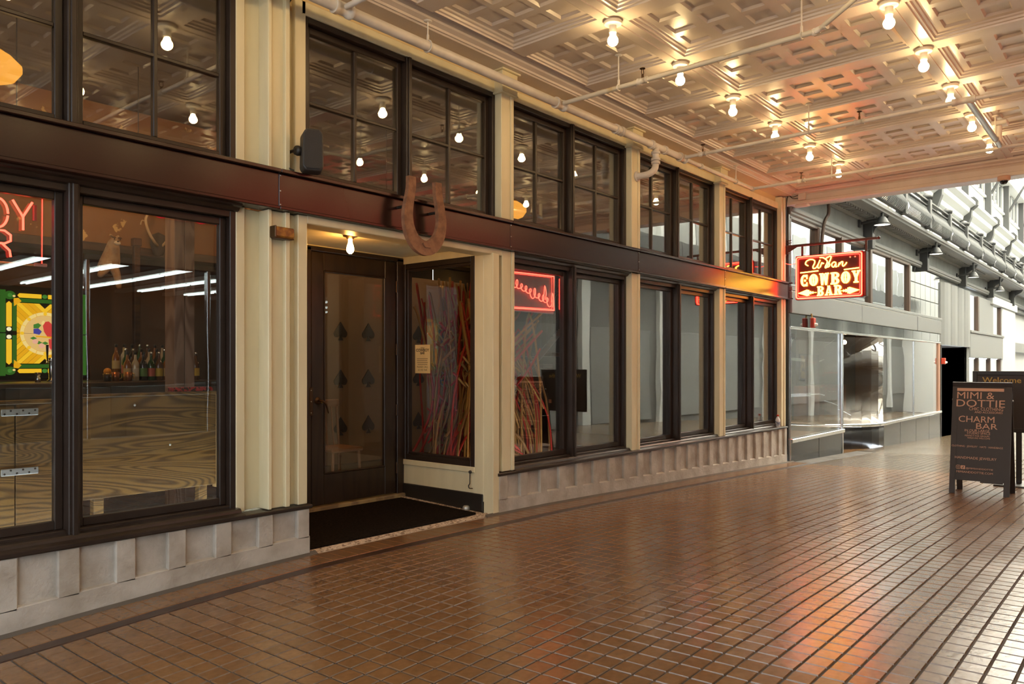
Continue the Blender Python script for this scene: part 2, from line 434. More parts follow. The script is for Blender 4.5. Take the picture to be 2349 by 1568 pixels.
def build_wall():
    w = MB()
    w.box(-1.2, 12.35, .13, .30, 3.86, 4.30)
    wall = structure(w.build('wall_storefront', M_tan), 'buff painted upper wall of the storefront under the ceiling')
    def c(n, *a, ch=.005, m=None): return MB().cbox(*a, ch).build(n, m or M_cream, wall)
    # casing boards over the upper windows
    for a, b in ((-1.2, 2.80), (3.24, 5.34), (5.50, 7.62), (7.782, 9.905), (10.084, 12.19)):
        c('casing', a, b, .085, .131, 3.85, 3.945)
    # ---- slim pilasters with capitals
    for k, xa in enumerate((5.34, 7.618, 9.905)):
        for z0, z1, nm in ((.366, 2.400, 'lower'), (2.676, 3.845, 'upper')):
            if k == 0 and nm == 'lower': xa2 = 5.352
            else: xa2 = xa
            c('pilaster', xa2, xa2+.125, .022, .26, z0, z1)
            c('pilaster_edge', xa2+.125, xa2+.165, .010, .26, z0, z1)
        c('capital', xa-.025, xa+.195, -.012, .14, 3.845, 4.035)
        c('capital_cap', xa-.045, xa+.215, -.035, .14, 4.035, 4.055)
        c('capital_cap', xa-.03, xa+.20, -.018, .14, 3.832, 3.847)
    for z0, z1 in ((.366, 2.400), (2.676, 4.03)):
        c('pilaster', 12.175, 12.26, .03, .26, z0, z1); c('pilaster_edge', 12.26, 12.31, .012, .26, z0, z1)
    # ---- broad pilaster left of the entrance (below and above the fascia)
    for z0, z1 in ((.366, 2.400), (2.676, 4.20)):
        c('pilaster_board', 2.735, 2.80, .095, .16, z0, z1)
        c('pilaster_panel', 2.80, 2.955, .135, .20, z0, z1)
        c('pilaster_flange', 2.928, 2.957, .018, .145, z0, z1)
        c('pilaster_panel', 2.957, 3.075, .048, .14, z0, z1)
        c('pilaster_flange', 3.060, 3.098, .016, .14, z0, z1)
        if z1 < 3:
            c('pilaster_panel', 3.098, 3.175, .075, .14, z0, z1)
            c('pilaster_flange', 3.165, 3.243, .022, .20, z0, z1)
        else:
            c('pilaster_panel', 3.098, 3.25, .131, .20, z0, z1)
            c('casing', 3.185, 3.275, .085, .132, z0, 3.945)
    # ---- entrance surround: lintel, recess ceiling, return walls, back wall
    c('lintel', 3.24, 5.35, .02, .20, 2.345, 2.402)
    c('recess_ceiling', 3.30, 5.24, .19, 1.30, 2.42, 2.46)
    c('recess_wall', 5.205, 5.30, .10, 1.32, 2.375, 2.44)
    c('corner_post', 5.205, 5.292, .004, .12, -.01, 2.36)
    c('return_stile', 5.200, 5.262, .115, .245, .10, 2.375)
    c('return_stile', 5.200, 5.262, 1.20, 1.30, .10, 2.375)
    c('return_rail', 5.192, 5.262, .225, 1.215, .355, .41)
    c('return_rail', 5.196, 5.262, .225, 1.215, 2.345, 2.42)
    c('return_panel', 5.206, 5.262, .115, 1.30, .16, .36)
    c('return_base', 5.186, 5.262, .12, 1.30, .01, .17, m=M_black)
    c('return_backing', 5.262, 5.30, .115, 1.30, .01, .36)
    c('recess_wall', 3.262, 3.32, .14, 1.30, .0, 2.43)
    c('recess_wall', 3.30, 3.995, 1.25, 1.32, .0, 2.43)
    c('door_head', 3.995, 5.215, 1.20, 1.32, 2.37, 2.44)
    # interior-side dark backing above band level so the bar reads as a room
    return wall
WALL = build_wall()

# ================================================================== WINDOWS
wn = [0]
def sash(parent, x0, x1, z0, z1, y, st, grid, name='sash'):
    """sash frame with panes; grid = (cols, rows)"""
    s = MB()
    s.cbox(x0, x0+st, y, y+.045, z0, z1, .004); s.cbox(x1-st, x1, y, y+.045, z0, z1, .004)
    s.cbox(x0+st-.001, x1-st+.001, y, y+.045, z0, z0+st*1.1, .004); s.cbox(x0+st-.001, x1-st+.001, y, y+.045, z1-st*1.1, z1, .004)
    so = s.build(name, M_brown, parent)
    gx0, gx1, gz0, gz1 = x0+st, x1-st, z0+st*1.1, z1-st*1.1
    cols, rows = grid
    for i in range(cols):
        for j in range(rows):
            a = gx0+(gx1-gx0)*i/cols; b = gx0+(gx1-gx0)*(i+1)/cols; c = gz0+(gz1-gz0)*j/rows; d = gz0+(gz1-gz0)*(j+1)/rows
            MB().box(a, b, y+.024, y+.030, c, d).build('pane', M_glass, so)
    for i in range(1, cols):
        a = gx0+(gx1-gx0)*i/cols
        MB().cbox(a-.014, a+.014, y+.004, y+.045, gz0, gz1, .005).build('muntin', M_brown, so)
    for j in range(1, rows):
        a = gz0+(gz1-gz0)*j/rows
        MB().cbox(gx0, gx1, y+.006, y+.043, a-.013, a+.013, .005).build('muntin', M_brown, so)
    return so
def window_pair(x0, x1, z0, z1, upper, label, c=None):
    wn[0] += 1
    w = structure(thing('window_%d' % wn[0], ((x0+x1)/2, .15, z0)), label)
    c = c if c is not None else (x0+x1)/2
    fr = MB(); jb = .045
    fr.cbox(x0, x0+jb, .100, .24, z0, z1, .004); fr.cbox(x1-jb, x1, .100, .24, z0, z1, .004)
    fr.cbox(x0+jb, x1-jb, .100, .24, z1-jb, z1, .004); fr.cbox(x0+jb, x1-jb, .100, .24, z0, z0+jb*.7, .004)
    fr.build('frame', M_brown, w)
    mu = MB(); mu.cbox(c-.030, c+.030, .085 if upper else .07, .24, z0, z1, .005); mu.cbox(c-.016, c+.016, .072 if upper else .05, .24, z0+.002, z1-.002, .005)
    mu.build('mullion', M_brown, w)
    for a, b in ((x0+jb, c-.030), (c+.030, x1-jb)):
        sash(w, a, b, z0+jb*.7, z1-jb, .150, .045, (2, 2) if upper else (1, 1))
    return w
window_pair(.70, 2.74, 2.672, 3.852, True, 'dark brown upper window pair above the left bar window', 1.733)
window_pair(3.262, 5.35, 2.672, 3.852, True, 'dark brown upper window pair above the entrance', 4.27)
for k, (a, b) in enumerate(BAYS):
    window_pair(a-.02, b+.01, 2.672, 3.852, True, ['dark brown upper window pair right of the horseshoe', 'dark brown upper window pair fourth from the left', 'dark brown upper window pair nearest the hanging sign'][k])
window_pair(.70, 2.74, .388, 2.366, False, 'large dark brown bar window with the wooden bench behind', 1.733)
for k, (a, b) in enumerate(BAYS):
    window_pair(a-.02, b+.01, .388, 2.366, False, ['tall window pair with the red neon and woven vines behind', 'tall window pair second from the passage end', 'tall window pair beside the hanging sign'][k])
# column-side column of the first bay left of the view
MB().cbox(.45, .70, .02, .26, .366, 2.4, .005).build('pilaster', M_cream, WALL); MB().cbox(.45, .70, .02, .26, 2.676, 4.0, .005).build('pilaster', M_cream, WALL)

# sidelight in the entrance return (plane x = 5.205)
def sidelight():
    wn[0] += 1
    w = structure(thing('window_%d' % wn[0], (5.22, .7, .4)), 'sidelight window in the cream return wall beside the door')
    y0, y1, z0, z1 = .225, 1.215, .405, 2.352
    f = MB(); t = .05
    f.cbox(5.196, 5.29, y0, y0+t, z0, z1, .004); f.cbox(5.196, 5.29, y1-t, y1, z0, z1, .004)
    f.cbox(5.196, 5.29, y0+t, y1-t, z0, z0+t*1.1, .004); f.cbox(5.196, 5.29, y0+t, y1-t, z1-t*1.1, z1, .004)
    f.build('frame', M_brown, w)
    s = MB(); a0, a1, b0, b1 = y0+t, y1-t, z0+t*1.1, z1-t*1.1; q = .022
    s.cbox(5.215, 5.27, a0, a0+q, b0, b1, .003); s.cbox(5.215, 5.27, a1-q, a1, b0, b1, .003); s.cbox(5.215, 5.27, a0+q, a1-q, b0, b0+q, .003); s.cbox(5.215, 5.27, a0+q, a1-q, b1-q, b1, .003)
    so = s.build('sash', M_brown, w)
    MB().box(5.238, 5.244, a0+q, a1-q, b0+q, b1-q).build('pane', M_doorglass, so)
sidelight()

# ================================================================== DOOR
def build_door():
    d = structure(thing('door_1', (4.6, 1.2, .08)), 'dark stained wooden door with a tall glass panel')
    x0, x1, z0, z1 = 4.115, 5.105, .085, 2.362
    fr = MB(); fr.cbox(4.02, 4.105, 1.19, 1.30, .05, 2.40, .005); fr.cbox(5.115, 5.205, 1.19, 1.30, .05, 2.40, .005); fr.cbox(4.02, 5.205, 1.19, 1.30, 2.368, 2.41, .005)
    fr.build('door_frame', M_dkwood, d)
    lf = MB(); y0, y1 = 1.205, 1.25
    lf.cbox(x0, x0+.135, y0, y1, z0, z1, .005); lf.cbox(x1-.135, x1, y0, y1, z0, z1, .005)
    lf.cbox(x0+.135, x1-.135, y0, y1, z0, .355, .005); lf.cbox(x0+.135, x1-.135, y0, y1, 2.20, z1, .005)
    leaf = lf.build('door_leaf', M_dkwood, d)
    MB().box(x0+.135, x1-.135, 1.225, 1.231, .355, 2.20).build('pane', M_doorglass, leaf)
    b = MB(); bx0, bx1, bz0, bz1 = x0+.135, x1-.135, .355, 2.20
    for a in ((bx0, bx0+.014, bz0, bz1), (bx1-.014, bx1, bz0, bz1), (bx0, bx1, bz0, bz0+.014), (bx0, bx1, bz1-.014, bz1)): b.cbox(a[0], a[1], 1.198, 1.222, a[2], a[3], .004)
    b.build('glazing_bead', M_dkwood, leaf)
    h = MB(); h.lathe([(0, -.006), (.030, -.005), (.033, 0)], (4.185, 1.203, 1.025), 14, 'y'); h.tube([(4.185, 1.20, 1.025), (4.185, 1.155, 1.025), (4.20, 1.150, 1.022), (4.232, 1.150, .995), (4.262, 1.152, .912)], [.010, .010, .011, .011, .006], 8)
    h.build('lever_handle', M_bronze, leaf)
    MB().lathe([(0, -.012), (.012, -.011), (.014, 0)], (4.225, 1.203, 1.012), 10, 'y').build('lock_cylinder', M_brass, leaf)
    p = MB(); p.cbox(4.085, 4.122, 1.186, 1.205, .895, 1.145, .003); pl = p.build('strike_plate', M_bronze, d)
    for z in (.92, 1.02, 1.12): MB().lathe([(0, -.003), (.005, -.002), (.006, 0)], (4.10, 1.186, z), 6, 'y').build('screw', M_steel, pl)
    for z in (.33, .90, 1.50, 2.12):
        g = MB(); g.cyl((5.110, 1.197, z-.055), (5.110, 1.197, z+.055), .009, n=8); g.build('hinge', M_bronze, d)
    t = MB(); t.cbox(4.02, 5.205, 1.15, 1.30, .03, .075, .008); t.build('threshold', mat('worn_threshold', (.20, .14, .08), .6, col2=(.36, .28, .14), scale=9), d)
build_door()

# recess pavement with mosaic border
def recess_floor():
    f = structure(thing('floor_recess', (4.2, .6, .02)), 'entrance recess floor with pale mosaic border'); f.name = 'trim_3'
    MB().add([(3.25, -.006, .008), (5.29, -.006, -.004), (5.29, 1.3, .045), (3.25, 1.3, .045), (3.25, -.006, -.05), (5.29, -.006, -.06)], [(0,1,2,3), (4,5,1,0)]).build('mosaic_slab', M_thresh, f)
    # small mosaic tesserae on the visible border strips
    n = 0
    mos = mat('mosaic_tessera', (.60, .48, .37), .5, col2=(.22, .15, .1), scale=30, mixc=(.5, .56))
    ms = None
    m = MB()
    for i in range(62):
        for j in range(3):
            x = 3.30+i*.0315; y = .004+j*.0315
            z = .010-.0055*(x-3.25)+(.037)*(y/1.3)
            m.cbox(x, x+.027, y, y+.027, z-.006, z+.0035, .003)
    for j in range(36):
        for i in range(3):
            y = .10+j*.0315; x = 5.095+i*.0315
            z = .0+(.045)*(y/1.3)
            m.cbox(x, x+.027, y, y+.027, z-.006, z+.0035, .003)
    tag(m.build('mosaic_tesserae', mos, f), None, None, None, 'stuff')
recess_floor()
t = MB()
mo = [(3.30, .105), (5.085, .105), (5.085, 1.10), (3.75, 1.12), (3.30, 1.12)]
t.prism(mo, lambda u, v, a: (u, v, a+.004+.036*v/1.3), .0, .017)
tag(t.build('door_mat', M_mat), 'black coir door mat in the entrance recess', 'mat')

# ================================================================== CEILING
BX0, BP = 5.26, 1.135
ROWS = (-1.23, -3.00, -4.77)
def zb(y): return 4.100+.012*(-y-.2)
def build_ceiling():
    root = structure(thing('ceiling', (6, -3, 4.1)), 'pressed tin coffered ceiling painted off-white')
    XS = [BX0+BP*k for k in range(-6, 7)]
    YB = [(-.26, -1.14), (-1.32, -2.91), (-3.09, -4.68), (-4.86, -5.85)]
    # backing above everything (keeps the roof closed; street-end overhang added to cut daylight)
    MB().box(-3.2, 12.45, -6.4, .3, 4.34, 4.40).build('roof_slab', M_ceil, root)
    # perimeter soffit and cove along the storefront
    prof = [(.13, 4.045), (-.085, 4.050), (-.092, 4.062), (-.105, 4.064), (-.112, 4.080), (-.150, 4.098), (-.158, 4.112), (-.190, 4.122), (-.198, 4.136), (-.235, 4.146), (-.25, 4.152), (-.26, 4.152), (-.26, 4.25), (.13, 4.25)]
    MB().prism(prof, lambda u, v, x: (x, u, v), -1.5, 12.30).build('wall_cornice', M_ceil, root)
    # beams
    def beam_x(y):
        m = MB(); w = .09
        m.prism([(y-w, zb(y)), (y+w, zb(y)), (y+w, zb(y)+.2), (y-w, zb(y)+.2)], lambda u, v, x: (x, u, v), -1.5, 12.3); m.build('beam', M_ceil, root)
        r = MB(); r.prism([(y-.012, zb(y)), (y+.012, zb(y)), (y+.010, zb(y)-.010), (y-.010, zb(y)-.010)], lambda u, v, x: (x, u, v), -1.5, 12.3); r.build('conduit_cover', M_ceil, root)
    for y in ROWS: beam_x(y)
    for x in XS:
        for (ya, ybb) in YB:
            m = MB(); w = .09
            m.add([(x+sx*w, yy, zb(yy)+dz) for yy in (ya+(.02 if ya > -.3 else 0), ybb) for dz in (0, .2) for sx in (-1, 1)],
                  [(0,1,5,4), (0,4,6,2), (1,3,7,5), (2,6,7,3), (0,2,3,1), (4,5,7,6)]); m.build('beam', M_ceil, root)
    # coffers
    trays = []
    for xa, xb in zip(XS, XS[1:]+[12.42]):
        for bi, (ya, ybb) in enumerate(YB):
            x0, x1 = xa+.09, xb-.09
            if x1-x0 < .2: continue
            y0, y1 = ybb, ya
            P = MB()
            steps = [(0, 0), (.004, .014), (.020, .018), (.026, .034), (.044, .040), (.050, .052), (.062, .054)]
            for (i0, h0), (i1, h1) in zip(steps, steps[1:]):
                A = [(x0+i0, y0+i0), (x1-i0, y0+i0), (x1-i0, y1-i0), (x0+i0, y1-i0)]; B = [(x0+i1, y0+i1), (x1-i1, y0+i1), (x1-i1, y1-i1), (x0+i1, y1-i1)]
                for k in range(4):
                    k2 = (k+1) % 4
                    P.quad((*A[k], zb(A[k][1])+h0), (*A[k2], zb(A[k2][1])+h0), (*B[k2], zb(B[k2][1])+h1), (*B[k], zb(B[k][1])+h1))
            X0, X1, Y0, Y1 = x0+.062, x1-.062, y0+.062, y1-.062
            nx = max(1, round((X1-X0)/.27)); ny = max(1, round((Y1-Y0)/.28))
            s = .20
            cx = [X0+(X1-X0)*(i+.5)/nx for i in range(nx)]; cy = [Y0+(Y1-Y0)*(j+.5)/ny for j in range(ny)]
            ex = [X0]; ey = [Y0]
            for c in cx: ex += [c-s/2, c+s/2]
            for c in cy: ey += [c-s/2, c+s/2]
            ex.append(X1); ey.append(Y1)
            H = .054
            for i in range(len(ex)-1):
                for j in range(len(ey)-1):
                    if i % 2 == 1 and j % 2 == 1: continue
                    P.quad((ex[i], ey[j], zb(ey[j])+H), (ex[i+1], ey[j], zb(ey[j])+H), (ex[i+1], ey[j+1], zb(ey[j+1])+H), (ex[i], ey[j+1], zb(ey[j+1])+H))
            panel = P.build('coffer_panel', M_ceil, root)
            for c in cx:
                for e in cy:
                    q = project(c, e, zb(e)+H); vis = in_frame(q, 10)
                    trays.append(((1/q[2]**2 if vis else 0), c, e, panel))
    trays.sort(key=lambda t: -t[0])
    s = .20; T = MB()
    T.add([(-.1, -.1, 0), (.1, -.1, 0), (.1, .1, 0), (-.1, .1, 0), (-.086, -.086, .020), (.086, -.086, .020), (.086, .086, .020), (-.086, .086, .020), (-.080, -.080, .021), (.080, -.080, .021), (.080, .080, .021), (-.080, .080, .021)],
          [(0,1,5,4), (1,2,6,5), (2,3,7,6), (3,0,4,7), (4,5,9,8), (5,6,10,9), (6,7,11,10), (7,4,8,11), (8,9,10,11)])
    first = None; rest = MB()
    for k, (a, c, e, panel) in enumerate(trays):
        z = zb(e)+.054
        if a > 0 and k < 300:
            if first is None: first = T.build('square_tray', M_ceil, panel); o = first
            else: o = link(bpy.data.objects.new('square_tray', first.data), panel)
            o.location = (c, e, z); o.rotation_euler = (-.012, 0, 0)
        else: rest.add([(c+x, e+y, z+w-.012*y) for x, y, w in T.v], T.f)
    if rest.v: tag(rest.build('square_trays', M_ceil, root), None, None, None, 'stuff')
    # end beam across the passage mouth
    eb = MB(); eb.cbox(12.36, 12.60, -6.0, .20, 3.96, 4.30, .006); eb.build('end_beam', M_ceil, root)
    MB().cbox(12.33, 12.62, -6.0, .12, 3.905, 3.962, .008).build('end_beam_lip', M_ceil, root)
    MB().prism([(12.36, 4.04), (12.352, 4.05), (12.345, 4.06), (12.31, 4.075), (12.30, 4.09), (12.25, 4.11), (12.24, 4.13), (12.24, 4.25), (12.36, 4.25)], lambda u, v, y: (u, y, v), -6.0, .0).build('end_cornice', M_ceil, root)
    return root
CEIL = build_ceiling()

# ================================================================== BULBS
def make_bulb():
    t = thing('ceiling_bulb', (0, 0, 0))
    MB().lathe([(.0, -.034), (.036, -.034), (.040, -.030), (.066, -.028), (.072, -.022), (.072, 0), (.0, 0)], n=24).build('canopy', M_white, t, True)
    MB().lathe([(.0, -.095), (.028, -.095), (.030, -.09), (.030, -.034)], n=16).build('socket', M_white, t, True)
    r = .043; c = -.155
    prof = [(.0, c-r)]+[(r*math.sin(a), c-r*math.cos(a)) for a in [PI*k/12 for k in range(1, 10)]]+[(.024, -.112), (.026, -.106), (.020, -.100), (.018, -.093)]
    MB().lathe(prof, n=20).build('bulb', M_bulb, t, True)
    return t
proto = make_bulb(); used = False
ORD = ['first', 'second', 'third', 'fourth', 'fifth', 'sixth']
for ri, y in enumerate(ROWS):
    for k in range(-4, 6):
        loc = (BX0+BP*k, y, zb(y)-.010)
        q = project(loc[0], loc[1], loc[2]-.15); vis = in_frame(q)
        if used: b = dup(proto, loc)
        else: b = proto; b.location = loc; used = True
        if vis: tag(b, 'lit globe bulb in the %s ceiling row, %s from the far beam' % (('storefront-side', 'middle', 'outer')[ri], ORD[5-k]), 'light bulb', 'bare globe bulbs on the tin ceiling')
        else: tag(b, 'lit globe bulb outside the view in the %s ceiling row, %s from the street end' % (('storefront-side', 'middle', 'outer')[ri], ('first', 'second', 'third', 'fourth', 'fifth', 'sixth', 'seventh', 'eighth', 'ninth', 'tenth')[k+4]), 'light bulb', 'bare globe bulbs outside the view')
# filament bulb in the recess
t = thing('recess_bulb', (4.01, .52, 2.42), 'lit amber filament bulb under the entrance recess ceiling', 'light bulb')
MB().lathe([(0, 2.385), (.030, 2.386), (.036, 2.398), (.060, 2.404), (.062, 2.42), (0, 2.42)], (4.01, .52, 0), 18).build('lamp_base', M_bronze, t)
MB().lathe([(.0, 2.262), (.012, 2.264), (.026, 2.278), (.032, 2.298), (.027, 2.325), (.018, 2.352), (.015, 2.386)], (4.01, .52, 0), 16).build('bulb', M_fil, t)

# ================================================================== SPRINKLER PIPES
def sprinkler_head(parent, x, y, z):
    m = MB(); m.cyl((x, y, z), (x, y, z+.035), .011, n=8)
    for s in (-1, 1): m.tube([(x+s*.010, y, z+.03), (x+s*.020, y, z+.05), (x+s*.014, y, z+.078), (x, y, z+.085)], .004, 5)
    m.lathe([(0, .088), (.026, .088), (.028, .084), (.02, .082)], (x, y, z), 12)
    return m.build('sprinkler_head', M_bronze, parent)
def hanger(parent, x, y, z, r, ztop, ax):
    m = MB()
    ring = [((x, y+math.cos(a)*(r+.006), z+math.sin(a)*(r+.006)) if ax == 'x' else (x+math.cos(a)*(r+.006), y, z+math.sin(a)*(r+.006))) for a in [2*PI*k/16 for k in range(16)]]
    m.tube(ring, .006, 6, closed=True); m.cyl((x, y, z+r+.004), (x, y, ztop), .006, n=8); m.cyl((x, y, z+r), (x, y, z+r+.05), .011, n=8)
    m.lathe([(0, -.012), (.02, -.010), (.034, -.004), (.034, 0)], (x, y, ztop), 12)
    return m.build('hanger', M_pipe, parent)
def coupling(parent, p0, p1, r, nm='coupling'):
    P0, P1 = Vector(p0), Vector(p1); d = (P1-P0); m = MB()
    m.tube([P0, P0+d*.2, P0+d*.2, P0+d*.8, P0+d*.8, P1], [r*1.30, r*1.30, r*1.12, r*1.12, r*1.30, r*1.30], 14)
    return m.build(nm, M_pipe, parent)
PY, PZ = -.17, 3.86
def main_z(x): return PZ-.006*(x-4)/2
def pipes():
    t = thing('sprinkler_main_pipe', (6, PY, PZ), 'white painted sprinkler main pipe running along the storefront top', 'pipe')
    seg = [(-1.5, 3.40, .040), (3.40, 8.40, .040), (8.55, 10.55, .026)]
    for a, b, r in seg: MB().cyl((a, PY, main_z(a)), (b, PY, main_z(b)), r, n=18).build('pipe', M_pipe, t)
    def fit(x, r, nm='coupling', w=.05): return coupling(t, (x-w, PY, main_z(x)), (x+w, PY, main_z(x)), r, nm)
    for x in (3.40, 5.98, 8.46): fit(x, .042, 'tee_fitting', .075)
    for x in (6.98, 7.08, 7.72, 8.02, 8.95, 10.55): fit(x, .040 if x < 8.5 else .027, 'coupling', .022)
    for x, r in ((4.23, .04), (10.0, .026)): hanger(t, x, PY, main_z(x), r, 4.06, 'x')
    # drop with elbow into the pilaster
    x = 7.82; z0 = main_z(x)
    path = [(x, PY, z0), (x, PY, z0-.10), (x, PY, z0-.20), (x-.02, PY+.01, z0-.27), (x-.07, PY+.05, z0-.32), (x-.10, PY+.12, z0-.335), (x-.10, .03, z0-.335)]
    MB().tube(smooth_path(path, 5), .038, 14).build('drop_elbow', M_pipe, t)
    for dz in (.075, .15, .19): MB().lathe([(.039, -.014), (.052, -.014), (.052, .014), (.039, .014)], (x, PY, z0-dz), 14).build('coupling', M_pipe, t)
    MB().lathe([(.0, -.01), (.056, -.008), (.060, .012), (0, .014)], (x-.10, .01, z0-.335), 14, 'y').build('escutcheon', M_pipe, t)
    # branches
    B = [(3.40, -5.8, M_pipe, 'white sprinkler branch pipe at the upper left over the windows'),
         (5.98, -2.62, M_pipe_old, 'worn sprinkler branch pipe with peeling paint nearest the camera'),
         (8.46, -5.8, M_pipe, 'long white sprinkler branch pipe crossing the middle of the ceiling'),
         (10.55, -5.8, M_pipe, 'white sprinkler branch pipe nearest the far beam')]
    for k, (x, ye, m, lab) in enumerate(B):
        s = thing('sprinkler_branch_pipe', (x, PY, main_z(x)), lab, 'pipe')
        z = main_z(x); f = lambda y: z+.012*(-(y-PY))
        MB().cyl((x, PY-.03, f(PY)), (x, ye, f(ye)), .021, n=14).build('pipe', m, s)
        heads = {0: [-2.2], 1: [-1.08], 2: [-.44, -2.20, -4.0], 3: [-.86, -3.9]}[k]
        for y in heads:
            coupling(s, (x, y-.05, f(y-.05)), (x, y+.05, f(y+.05)), .023, 'tee_fitting'); sprinkler_head(s, x, y, f(y)+.022)
        for y in {0: [-1.7], 1: [-.83, -2.48], 2: [-1.68], 3: [-1.26]}[k]: hanger(s, x, y, f(y), .021, zb(y)+.05, 'y')
        if k == 1:
            z2 = f(ye); MB().cyl((x, ye+.02, z2), (x-.25, ye-.40, z2+.09), .019, n=12).build('offset_pipe', m, s)
            coupling(s, (x+.01, ye+.06, z2), (x-.03, ye-.06, z2+.01), .021, 'elbow_fitting')
            MB().cyl((x-.25, ye-.40, z2+.09), (x-.25, -5.8, z2+.12), .019, n=12).build('pipe', m, s)
        if k == 2:
            coupling(s, (x, -3.05, f(-3.05)), (x, -3.25, f(-3.25)), .028, 'cross_fitting')
    # grey steel drain line past the middle bulb row
    s = thing('drain_pipe', (8.6, -3.18, 3.98), 'short galvanised steel pipe hanging past the middle bulb row', 'pipe')
    MB().cyl((8.52, -3.17, 3.905), (10.46, -3.17, 3.885), .030, n=16).build('pipe', mat('bare_steel', (.45, .46, .48), .3, metal=.9), s)
    MB().cyl((10.42, -3.17, 3.87), (10.42, -3.17, 4.15), .030, n=14).build('riser', M_pipe, s)
    MB().cbox(10.34, 10.50, -3.26, -3.10, 4.10, 4.15, .01).build('flange', M_pipe, s)
    hanger(s, 10.15, -3.17, 3.888, .030, 4.15, 'x')
pipes()

# ================================================================== FACADE THINGS
def horseshoe():
    # outline of a giant iron horseshoe, in the facade plane
    P = [(-.170, .31), (-.172, .20), (-.205, .05), (-.218, -.06), (-.200, -.17), (-.150, -.26), (-.080, -.315), (.0, -.335), (.080, -.315), (.150, -.26), (.200, -.17), (.218, -.06), (.205, .05), (.172, .20), (.165, .31)]
    Q = smooth_path([(x*.84, 0, z*.84-.01) for x, z in P], 4); n = len(Q)
    outer, inner = [], []
    for i, p in enumerate(Q):
        t = (Q[min(i+1, n-1)]-Q[max(i-1, 0)]).normalized(); nr = Vector((t.z, 0, -t.x))
        u = i/(n-1); w = .036+.022*math.sin(PI*u)**2
        outer.append(p-nr*w*-1); inner.append(p-nr*w)
    m = MB(); cx, cz = 4.225, 2.56
    for i in range(n-1):
        a, b, c, d = outer[i], outer[i+1], inner[i+1], inner[i]
        V = [(cx+p.x, y, cz+p.z) for y in (-.155, -.118) for p in (a, b, c, d)]
        F = [(0,1,2,3), (4,7,6,5), (0,4,5,1), (2,6,7,3)]
        if i == 0: F.append((0,3,7,4))
        if i == n-2: F.append((1,5,6,2))
        m.add(V, F)
    t = thing('horseshoe', (cx, -.13, cz), 'giant rusty iron horseshoe mounted over the entrance fascia', 'horseshoe')
    m.build('shoe', M_rust, t)
    for x, z in ((-.17, .02), (.17, .02)): MB().cyl((cx+x, -.125, cz+z), (cx+x, -.005, cz+z), .012, n=8).build('standoff', M_black, t)
    MB().tube([(cx-.035, -.158, cz-.255), (cx-.01, -.160, cz-.285), (cx+.045, -.158, cz-.282)], .007, 6).build('toe_crease', M_rust, t)
horseshoe()
def speaker():
    t = thing('wall_speaker', (3.16, -.12, 2.676), 'charcoal outdoor loudspeaker standing on the fascia ledge', 'speaker')
    pr = [(-.095, .02), (-.090, .255), (-.06, .285), (.06, .285), (.090, .255), (.095, .02), (.07, -.005), (-.07, -.005)]
    cx, cy, cz = 3.205, -.085, 2.685
    ang = math.radians(-28); ca, sa = math.cos(ang), math.sin(ang)
    def fn(u, v, a):
        s = .82-.08*(a < -.05); x, y = u*s, a*.85
        return (cx+x*ca-y*sa, cy+x*sa+y*ca, cz+v)
    rim = []
    body = MB(); body.prism(pr, fn, -.08, .085); bo = body.build('cabinet', M_blackplastic, t)
    bm_ = bo.modifiers.new('round', 'BEVEL'); bm_.width = .02; bm_.segments = 3
    g = MB(); g.prism([(u*.9, .14+(v-.14)*.92) for u, v in pr], fn, -.092, -.078); go = g.build('grille', mat('speaker_grille', (.035, .032, .030), .6, bump=300, bstr=.5), t)
    b2 = go.modifiers.new('round', 'BEVEL'); b2.width = .008; b2.segments = 2
    MB().lathe([(0, -.018), (.032, -.018), (.036, 0), (.032, .02), (0, .02)], (3.135, -.02, 2.83), 14, 'x').build('mount_knob', M_black, t)
    MB().tube([(3.12, -.02, 2.83), (3.14, .06, 2.84), (3.14, .10, 2.84)], .012, 8).build('bracket', M_black, t)
    c = MB(); c.tube(smooth_path([(3.11, -.01, 2.69), (3.09, .03, 2.72), (3.10, .09, 2.83), (3.12, .115, 2.90), (3.118, .118, 3.3), (3.12, .118, 3.75), (3.13, .105, 3.86), (3.17, .06, 3.96), (3.19, .0, 4.05)], 5), .005, 6)
    c.build('cable', M_black, t)
    for z in (2.92, 3.88): MB().cbox(3.108, 3.130, .100, .122, z-.01, z+.01, .003).build('cable_clip', M_black, t)
speaker()
t = thing('marker_light', (3.01, 0, 2.24), 'small amber marker light on the cream pilaster left of the door', 'light')
MB().cbox(2.945, 3.098, -.040, .016, 2.212, 2.282, .008).build('lens', M_amber, t); MB().cbox(2.940, 2.953, -.045, .030, 2.208, 2.286, .003).build('end_cap', M_bronze, t)
MB().cbox(2.945, 3.10, -.030, .05, 2.204, 2.214, .003).build('back_plate', M_bronze, t)
# hook on the return, door stop, notice
t = thing('door_hook', (5.19, .27, .36), 'black iron hook and eye hanging on the return wall', 'hook')
MB().lathe([(0, -.018), (.014, -.014), (.016, 0)], (5.19, .268, .362), 8, 'x').build('eye', M_black, t)
MB().tube(smooth_path([(5.182, .268, .362), (5.180, .268, .30), (5.180, .270, .255), (5.180, .285, .235), (5.180, .278, .215), (5.180, .262, .212), (5.180, .235, .214)], 4), .0045, 6).build('hook', M_black, t)
tag(MB().lathe([(0, 0), (.032, 0), (.036, .012), (.033, .03), (.022, .042), (0, .046)], (5.165, .30, .010), 12).build('door_stop', M_steel), 'small round floor door stop beside the mat', 'door stop')
t = thing('paper_notice', (5.232, .95, 1.40), 'yellowed paper notice taped inside the sidelight glass', 'notice')
MB().box(5.2335, 5.2362, .85, 1.06, 1.265, 1.545).build('sheet', mat('manila_paper', (.72, .55, .27), .8), t)
